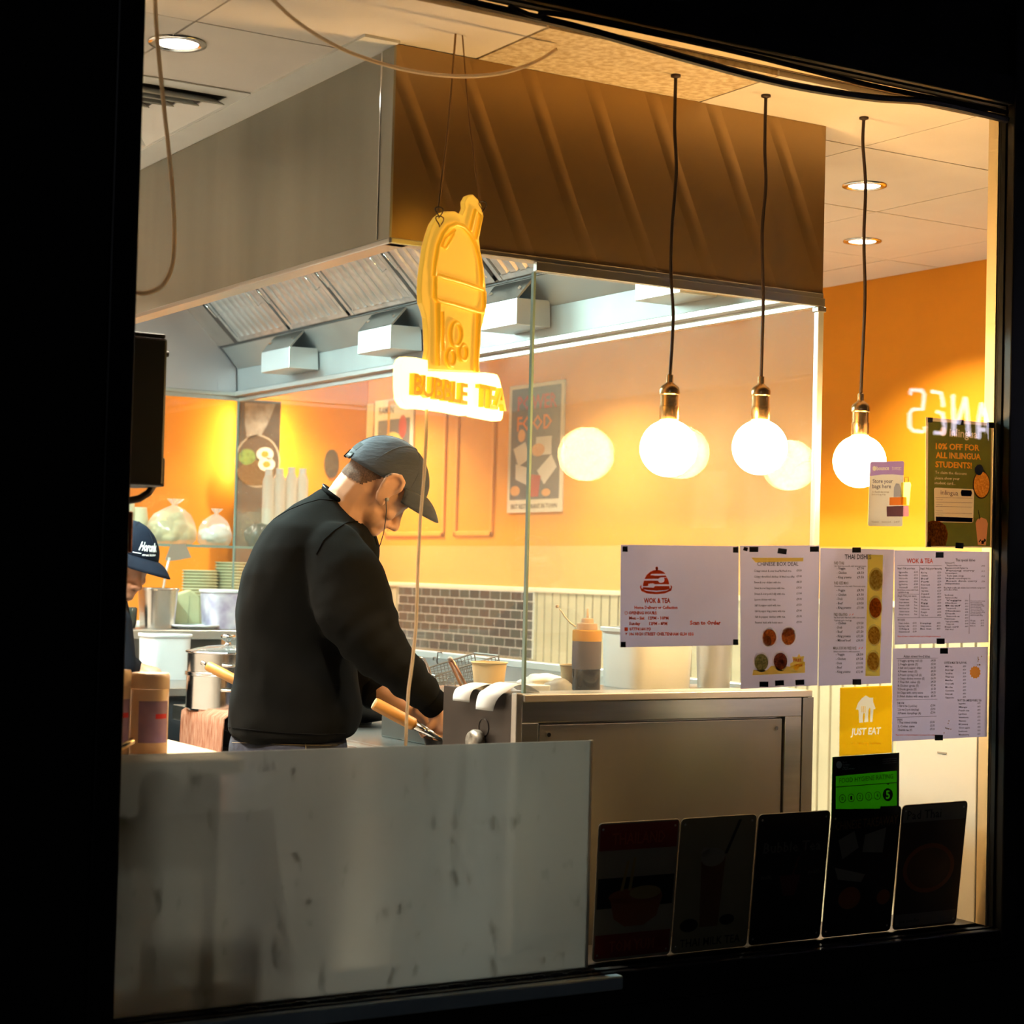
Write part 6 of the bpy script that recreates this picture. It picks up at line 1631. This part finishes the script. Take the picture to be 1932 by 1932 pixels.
# trunk under the clothes
TR = [((455, 1390), (640, 1398), .13), ((462, 1300), (655, 1300), .14), ((470, 1180), (665, 1180), .15), ((490, 1080), (690, 1075), .16), ((530, 1000), (695, 1020), .15), ((590, 955), (675, 985), .10), ((625, 940), (668, 968), .06)]
bd.loft([ring_pts(K(*L), K(*R), b, 20, SD) for L, R, b in TR])
# near arm down to the wrist
bd.chain([K(630, 1040, .16), K(655, 1130, .18), K(700, 1215, .17), K(745, 1252, .15), K(795, 1308, .12), K(828, 1338, .10)], [.06, .055, .05, .042, .034, .028])
# near hand, closed round a handle, knuckles down
pn = K(830, 1352, .095); al = (CR*.10-CU*.95+SD*.1).normalized(); ac = (SD*.93+CR*.30).normalized(); nm = (-CR*.92-CU*.2).normalized()
bd.chain([K(830, 1340, .10), pn, pn+al*.03], [.028, .031, .028])
bd.chain([pn+ac*.024, pn+al*.03+ac*.028], [.020, .017]); bd.chain([pn-ac*.024, pn+al*.03-ac*.028], [.020, .017])
fingers(bd, pn-al*.006, al, ac, nm, .0092, 1.05, [.072, .080, .076, .062])
bd.chain([pn+ac*.026+nm*.012, pn+ac*.030+nm*.034+al*.014, pn+ac*.014+nm*.046+al*.030], [.013, .011, .009])
# far arm and hand
bd.chain([K(640, 1060, -.15), K(650, 1170, -.19), K(692, 1268, -.17), K(725, 1312, -.12), K(762, 1338, -.08), K(784, 1350, -.06)], [.058, .050, .042, .037, .030, .025])
pf = K(792, 1349, -.055); al2 = (CR*.90-CU*.40).normalized(); ac2 = (SD*.75+CU*.5).normalized(); nm2 = (-CU*.85-CR*.2).normalized()
bd.chain([K(782, 1349, -.06), pf, pf+al2*.022], [.026, .028, .024]); bd.chain([pf+ac2*.02, pf-ac2*.02], [.018, .018])
fingers(bd, pf-al2*.01, al2, ac2, nm2, .0088, .5, [.070, .078, .074, .060])
bd.chain([pf+ac2*.024, pf+ac2*.034+al2*.02+nm2*.014, pf+ac2*.026+al2*.036+nm2*.028], [.012, .010, .0085])
# legs
hipL = K(500, 1430, .09); hipR = K(590, 1435, -.09)
for hp, kx in ((hipL, .0), (hipR, -.03)):
    kn = V((hp.x+.02+kx, hp.y-.01, .50)); an = V((hp.x-.01+kx, hp.y, .09))
    bd.chain([hp, kn, an], [.070, .055, .042])
bme = remesh(bd, .0038, 2, .5)
from_mesh('body', bme, SKIN, ck)
# cropped hair at the nape: the part of the head below the cap edge
def crop_hair(me, O, f, u, s, k, off, test, name, m, parent):
    keep = []
    for p in me.polygons:
        c = (p.center+off-O)/k; a_, b_ = c.dot(f), c.dot(u)
        if abs(c.dot(s)) < 70 and -100 < b_ < 60 and -120 < a_ < 60 and test(a_, b_): keep.append(p)
    ids = {}; vs = []; fs = []
    for p in keep:
        q = []
        for i in p.vertices:
            if i not in ids: ids[i] = len(vs); v_ = me.vertices[i]; vs.append(v_.co+off+v_.normal*.0016)
            q.append(ids[i])
        fs.append(tuple(q))
    if fs: MB().add(vs, fs).build(name, m, parent, smooth=True)
crop_hair(bme, HO, hf2, hu_, hs_, KS, ORG[ck.name], lambda a_, b_: a_ < -12 and b_ > ((-26-.28*(-38-a_)) if a_ < -38 else -26+(a_+38)*1.9), 'hair', mat('cropped_hair', (.10, .06, .045), .9, c2=(.19, .11, .075), nscale=260, spec=.2), ck)
cap_shapes(ck, HO, hf2, hu_, hs_, KS, CAPM, a=(84, 80, 62), tilt=.29, off=18, brim_len=50, brim_drop=18)
# eyebrow, lashes, lips
for nm_, pts, rr, m_ in (('eyebrow', [(50, 6, 12), (48, 9, 24), (40, 8, 36)], 1.6, HAIR), ('eyelash', [(51.5, -10, 13), (51.5, -12, 22), (47, -12, 30)], 1.2, HAIR)):
    MB().tube([Qh(*p) for p in pts], rr*KS, 6).build(nm_, m_, ck)
# sweatshirt
sw = MB()
SWR = [((434, 1387), (656, 1394), .165), ((431, 1376), (668, 1384), .178), ((434, 1350), (678, 1356), .182), ((438, 1325), (681, 1330), .180), ((444, 1280), (676, 1282), .180), ((446, 1220), (676, 1215), .185), ((448, 1150), (690, 1130), .195), ((460, 1080), (708, 1075), .205), ((482, 1032), (712, 1032), .205), ((512, 985), (706, 1004), .185), ((552, 953), (690, 985), .14), ((590, 933), (672, 966), .10), ((610, 921), (664, 958), .082)]
sw.loft([ring_pts(K(*L), K(*R), b, 40, SD) for L, R, b in SWR])
sw.chain([K(630, 1050, .15), K(652, 1090, .18), K(662, 1135, .195), K(690, 1195, .19), K(722, 1236, .175), K(738, 1249, .17), K(775, 1287, .145), K(806, 1316, .12), K(815, 1327, .115)], [.088, .098, .098, .086, .074, .068, .053, .042, .036], 22)
sw.chain([K(640, 1060, -.15), K(648, 1150, -.19), K(668, 1235, -.18), K(694, 1280, -.16), K(708, 1308, -.13)], [.085, .080, .066, .056, .047], 20)
sme = remesh(sw, .0075, 6, .6)
cx0 = K(640, 1200)
vn = [v.normal.copy() for v in sme.vertices]
AX = [(V(K(652, 1090, .18)), V(K(738, 1249, .17))), (V(K(738, 1249, .17)), V(K(815, 1327, .115)))]
for v, nn in zip(sme.vertices, vn):
    p = v.co
    amp = .0
    # soft folds: broad noise everywhere, rings along the sleeve, diagonal pulls on the body
    q = V((p.dot(CR)*9, p.dot(SD)*9, p.z*6)); amp += .006*noise.noise(q)+.003*noise.noise(q*2.3)
    for a_, b_ in AX:
        ab = b_-a_; t = (p-a_).dot(ab)/ab.length_squared
        if -.1 < t < 1.1:
            dist = (p-(a_+ab*t)).length
            if dist < .115: amp += .0062*sin(t*ab.length*95+5*noise.noise(q*.7))*(.55+noise.noise(q*.5+V((7, 3, 1))))*max(0, 1-abs(t-.6)*.9)
    dgl = (p-cx0).dot((CR*.75-CU*.66)); al_ = (p-cx0).dot((CR*.66+CU*.75))
    amp += .0065*sin(al_*38+3.5*noise.noise(q*.5))*max(0, 1-abs(dgl)*3)
    v.co = p+nn*amp
so = from_mesh('sweatshirt', sme, BLACKCLOTH, ck)
sme.polygons.foreach_set('use_smooth', [True]*len(sme.polygons))
# seams found by looking from the street side onto the cloth
bvh = BVHTree.FromPolygons([v.co+ORG[ck.name] for v in sme.vertices], [p.vertices for p in sme.polygons])
def seam(px, r, name, m, parent, lift=.0005):
    P = []
    for i in range(len(px)-1):
        for k in range(6):
            t = k/6; x = px[i][0]*(1-t)+px[i+1][0]*t; y = px[i][1]*(1-t)+px[i+1][1]*t
            d = ray(x, y).normalized(); h = bvh.ray_cast(EYE+d*2, d)
            if h[0] is not None and (not P or (h[0]-P[-1]).length < .08): P.append(h[0]-d*lift)
    if len(P) > 3: MB().tube(P, r, 6).build(name, m, parent, smooth=True)
DK = mat('black_rib_knit', (.006, .006, .006), .95, spec=.04)
seam([(597, 1046), (610, 1020), (632, 1000), (656, 985), (676, 984), (694, 994), (706, 1012), (712, 1032)], .0022, 'armhole_seam', DK, so)
seam([(516, 980), (545, 962), (575, 950), (604, 942), (640, 945)], .0014, 'yoke_seam', DK, so)
seam([(432, 1372), (480, 1378), (540, 1383), (600, 1386), (662, 1384)], .0020, 'hem_seam', DK, so)
# collar, cuffs
def ell_ring(c, ax, b, n=32): return [c+ax*cos(2*pi*k/n)+b*sin(2*pi*k/n) for k in range(n)]
cl = K(640, 938, .0); axc = (K(664, 957)-K(612, 921))*.5
MB().tube(ell_ring(K(638, 939, .01), axc*1.02, SD*.080), .006, 8, True).build('collar', DK, so, smooth=True)
dcf = (K(838, 1348, .09)-K(815, 1327, .115)).normalized()
c0 = K(812, 1322, .118)
MB().lathe([(.037, -.012), (.0385, 0), (.0385, .016), (.0365, .024), (.031, .025), (.028, .010)], c0, 28, ax=dcf).build('cuff', DK, so, smooth=True)
c1 = K(707, 1306, -.13); d1 = (K(762, 1338, -.08)-K(700, 1268, -.17)).normalized()
MB().lathe([(.044, -.010), (.046, .004), (.046, .016), (.040, .022), (.030, .018)], c1, 24, ax=d1).build('cuff', DK, so, smooth=True)
# cord round the neck and earphone
NK = []
for k in range(28):
    t = 2*pi*k/28; NK.append(K(634, 935, .005)+(K(660, 958)-K(610, 914))*.5*cos(t)*.97+SD*.071*sin(t))
MB().tube(NK, .0022, 6, True).build('neck_cord', BLACKPL, ck, smooth=True)
ep = Qh(15, -11, 60)
MB().ell(ep, hf2*.006, hs_*.007, hu_*.006, 12, 8).build('earphone', mat('grey_earbud', (.40, .38, .38), .3), ck, smooth=True)
wv = [ep+hs_*.003]+[K(x, y, .118) for x, y in ((728, 940), (729, 965), (727, 985), (724, 1005), (718, 1025), (714, 1036))]
MB().tube(wv, .0013, 6).build('earphone_wire', BLACKPL, ck, smooth=True)
# jeans and shoes
jn = MB()
jn.loft([ring_pts(K(*L), K(*R), b, 32, SD) for L, R, b in (((446, 1490), (646, 1495), .185), ((438, 1450), (654, 1455), .185), ((433, 1415), (656, 1422), .180), ((436, 1385), (652, 1390), .162))])
for hp, kx in ((hipL, .0), (hipR, -.03)):
    kn = V((hp.x+.02+kx, hp.y-.01, .50)); an = V((hp.x-.01+kx, hp.y, .11))
    jn.chain([V((hp.x, hp.y, hp.z-.08)), kn, an], [.105, .080, .070], 20)
jme = remesh(jn, .010, 4, .6)
jo = from_mesh('jeans', jme, DENIM, ck)
bvh2 = BVHTree.FromPolygons([v.co+ORG[ck.name] for v in jme.vertices], [p.vertices for p in jme.polygons])
_b = bvh; bvh = bvh2
seam([(575, 1398), (577, 1410), (578, 1422)], .0015, 'pocket_seam', mat('denim_thread', (.30, .24, .16), .8), jo)
seam([(438, 1401), (480, 1402), (540, 1405), (600, 1406), (645, 1406)], .0010, 'waist_stitch', mat('denim_thread', (.30, .24, .16), .8), jo)
bvh = _b
for hp, kx in ((hipL, .0), (hipR, -.03)):
    a_ = V((hp.x-.01+kx, hp.y, 0)); fd = V((CR.x, CR.y, 0)).normalized()
    sh = MB().ell(a_+fd*.03+V((0, 0, .042)), fd*.14, V((-fd.y, fd.x, 0))*.05, V((0, 0, .042)), 20, 10)
    sh.box(a_.x-.03, a_.x+.03, a_.y-.03, a_.y+.03, .03, .10)
    sh.build('shoe', mat('black_leather', (.02, .02, .02), .4), ck, smooth=True)

# ------------------------------------------------------------------ the man in the navy cap
D2 = 6.2; K2 = .00140
def M2(px, py, w_=0.): return PX(px, py, d=D2-w_)
r2_ = M2(215, 1300); r2_.z = 0
p2 = thing('person', r2_, 'man in a navy cap and dark top at the left edge, looking down', 'person')
O2 = M2(237, 1060, 0); yw = radians(32); dn_ = radians(22)
f0 = (CR*cos(dn_)-CU*sin(dn_)); u2 = (CR*sin(dn_)+CU*cos(dn_))
f2 = (f0*cos(yw)+SD*sin(yw)).normalized(); s2_ = f2.cross(u2).normalized()
if s2_.dot(SD) < 0: s2_ = -s2_
b2 = MB()
nk = M2(196, 1148, -.02)
Q2 = head_shapes(b2, O2, f2, u2, s2_, K2, nk)
b2.loft([ring_pts(M2(*L), M2(*R), b, 20, SD) for L, R, b in (((120, 1420), (240, 1420), .16), ((118, 1300), (246, 1300), .18), ((122, 1200), (240, 1200), .20), ((150, 1150), (226, 1150), .14))])
sh_ = M2(205, 1180, .12)
hnd = V((M2(262, 1310, .1).x, M2(262, 1310, .1).y, 1.19))
b2.chain([sh_, M2(220, 1270, .16), hnd], [.05, .042, .03])
al3 = (CR*.95-CU*.2).normalized(); ac3 = SD; nm3 = -CU
b2.chain([hnd, hnd+al3*.05], [.028, .026]); fingers(b2, hnd+al3*.02, al3, ac3, nm3, .009, .5, [.068, .075, .072, .06])
b2.chain([hnd+ac3*.022, hnd+ac3*.04+al3*.03], [.012, .009])
hz = M2(180, 1440)
for g in (-1, 1):
    h_ = V((hz.x, hz.y, .95))+SD*.09*g; b2.chain([h_, V((h_.x+.02, h_.y, .5)), V((h_.x, h_.y, .09))], [.08, .055, .042])
from_mesh('body', remesh(b2, .0042, 2, .5), SKIN2, p2)
cr2 = cap_shapes(p2, O2, f2, u2, s2_, K2, CAPN, a=(86, 88, 70), tilt=.10, off=20, brim_len=58, brim_drop=22, strap=False)
for nm_, pts, rr, m_ in (('eyebrow', [(52, 6, 10), (50, 9, 22), (42, 8, 34)], 1.8, HAIR), ('eyelash', [(52, -10, 12), (51, -12, 22), (47, -12, 30)], 1.0, HAIR)):
    MB().tube([Q2(*p) for p in pts], rr*K2, 6).build(nm_, m_, p2)
# white script on the front of the cap, laid onto the crown
C2 = O2+(f2*-8+u2*10)*K2
lm = MB()
def oncap(a_, b_):
    ph = a_; th = b_
    return C2+(f2*(86*sin(th)*cos(ph))+s2_*(70*sin(th)*sin(ph))+u2*(88*cos(th)))*K2*1.035
for s_, a0, a1, tb, hgt, shr in (('Horonik', .62, -.18, 1.18, .24, .35), ('street kitchen', .46, -.10, 1.30, .06, 0)):
    vs, fs = text2d(s_, 2, shr, .03)
    lm.add([oncap(a0+(a1-a0)*x, tb-.10*x-hgt*y) for x, y in vs], fs)
MB_pts = [oncap(.78-.9*t, 1.30-.16*t) for t in [i/10 for i in range(4)]]
lm.tube(MB_pts, .0016, 5)
lm.build('script_mark', mat('white_stitching', (.85, .87, .88), .7), cr2)
# dark top
s2b = MB()
s2b.loft([ring_pts(M2(*L), M2(*R), b, 32, SD) for L, R, b in (((112, 1430), (244, 1430), .17), ((110, 1300), (250, 1300), .195), ((112, 1210), (246, 1200), .215), ((128, 1165), (240, 1160), .19), ((160, 1138), (238, 1136), .11), ((178, 1122), (236, 1124), .075))])
s2b.chain([M2(205, 1180, .13), M2(222, 1262, .17), V(hnd)-al3*.03], [.078, .062, .045], 18)
from_mesh('dark_top', remesh(s2b, .009, 4, .6), CLOTH2, p2)
t2 = MB()
t2.loft([ring_pts(M2(*L), M2(*R), b, 24, SD) for L, R, b in (((122, 1520), (236, 1520), .15), ((114, 1440), (242, 1440), .165), ((116, 1415), (240, 1415), .16))])
for g in (-1, 1):
    h_ = V((hz.x, hz.y, .93))+SD*.09*g; t2.chain([h_, V((h_.x+.02, h_.y, .5)), V((h_.x, h_.y, .11))], [.10, .075, .065])
from_mesh('trousers', remesh(t2, .012, 3, .6), mat('black_trousers', (.015, .015, .017), .9), p2)
for g in (-1, 1):
    h_ = V((hz.x, hz.y, 0))+SD*.09*g; fd = V((f2.x, f2.y, 0)).normalized()
    MB().ell(V((h_.x, h_.y, .042))+fd*.06, fd*.14, V((-fd.y, fd.x, 0))*.05, V((0, 0, .042)), 20, 10).build('shoe', MATS['black_leather'], p2, smooth=True)
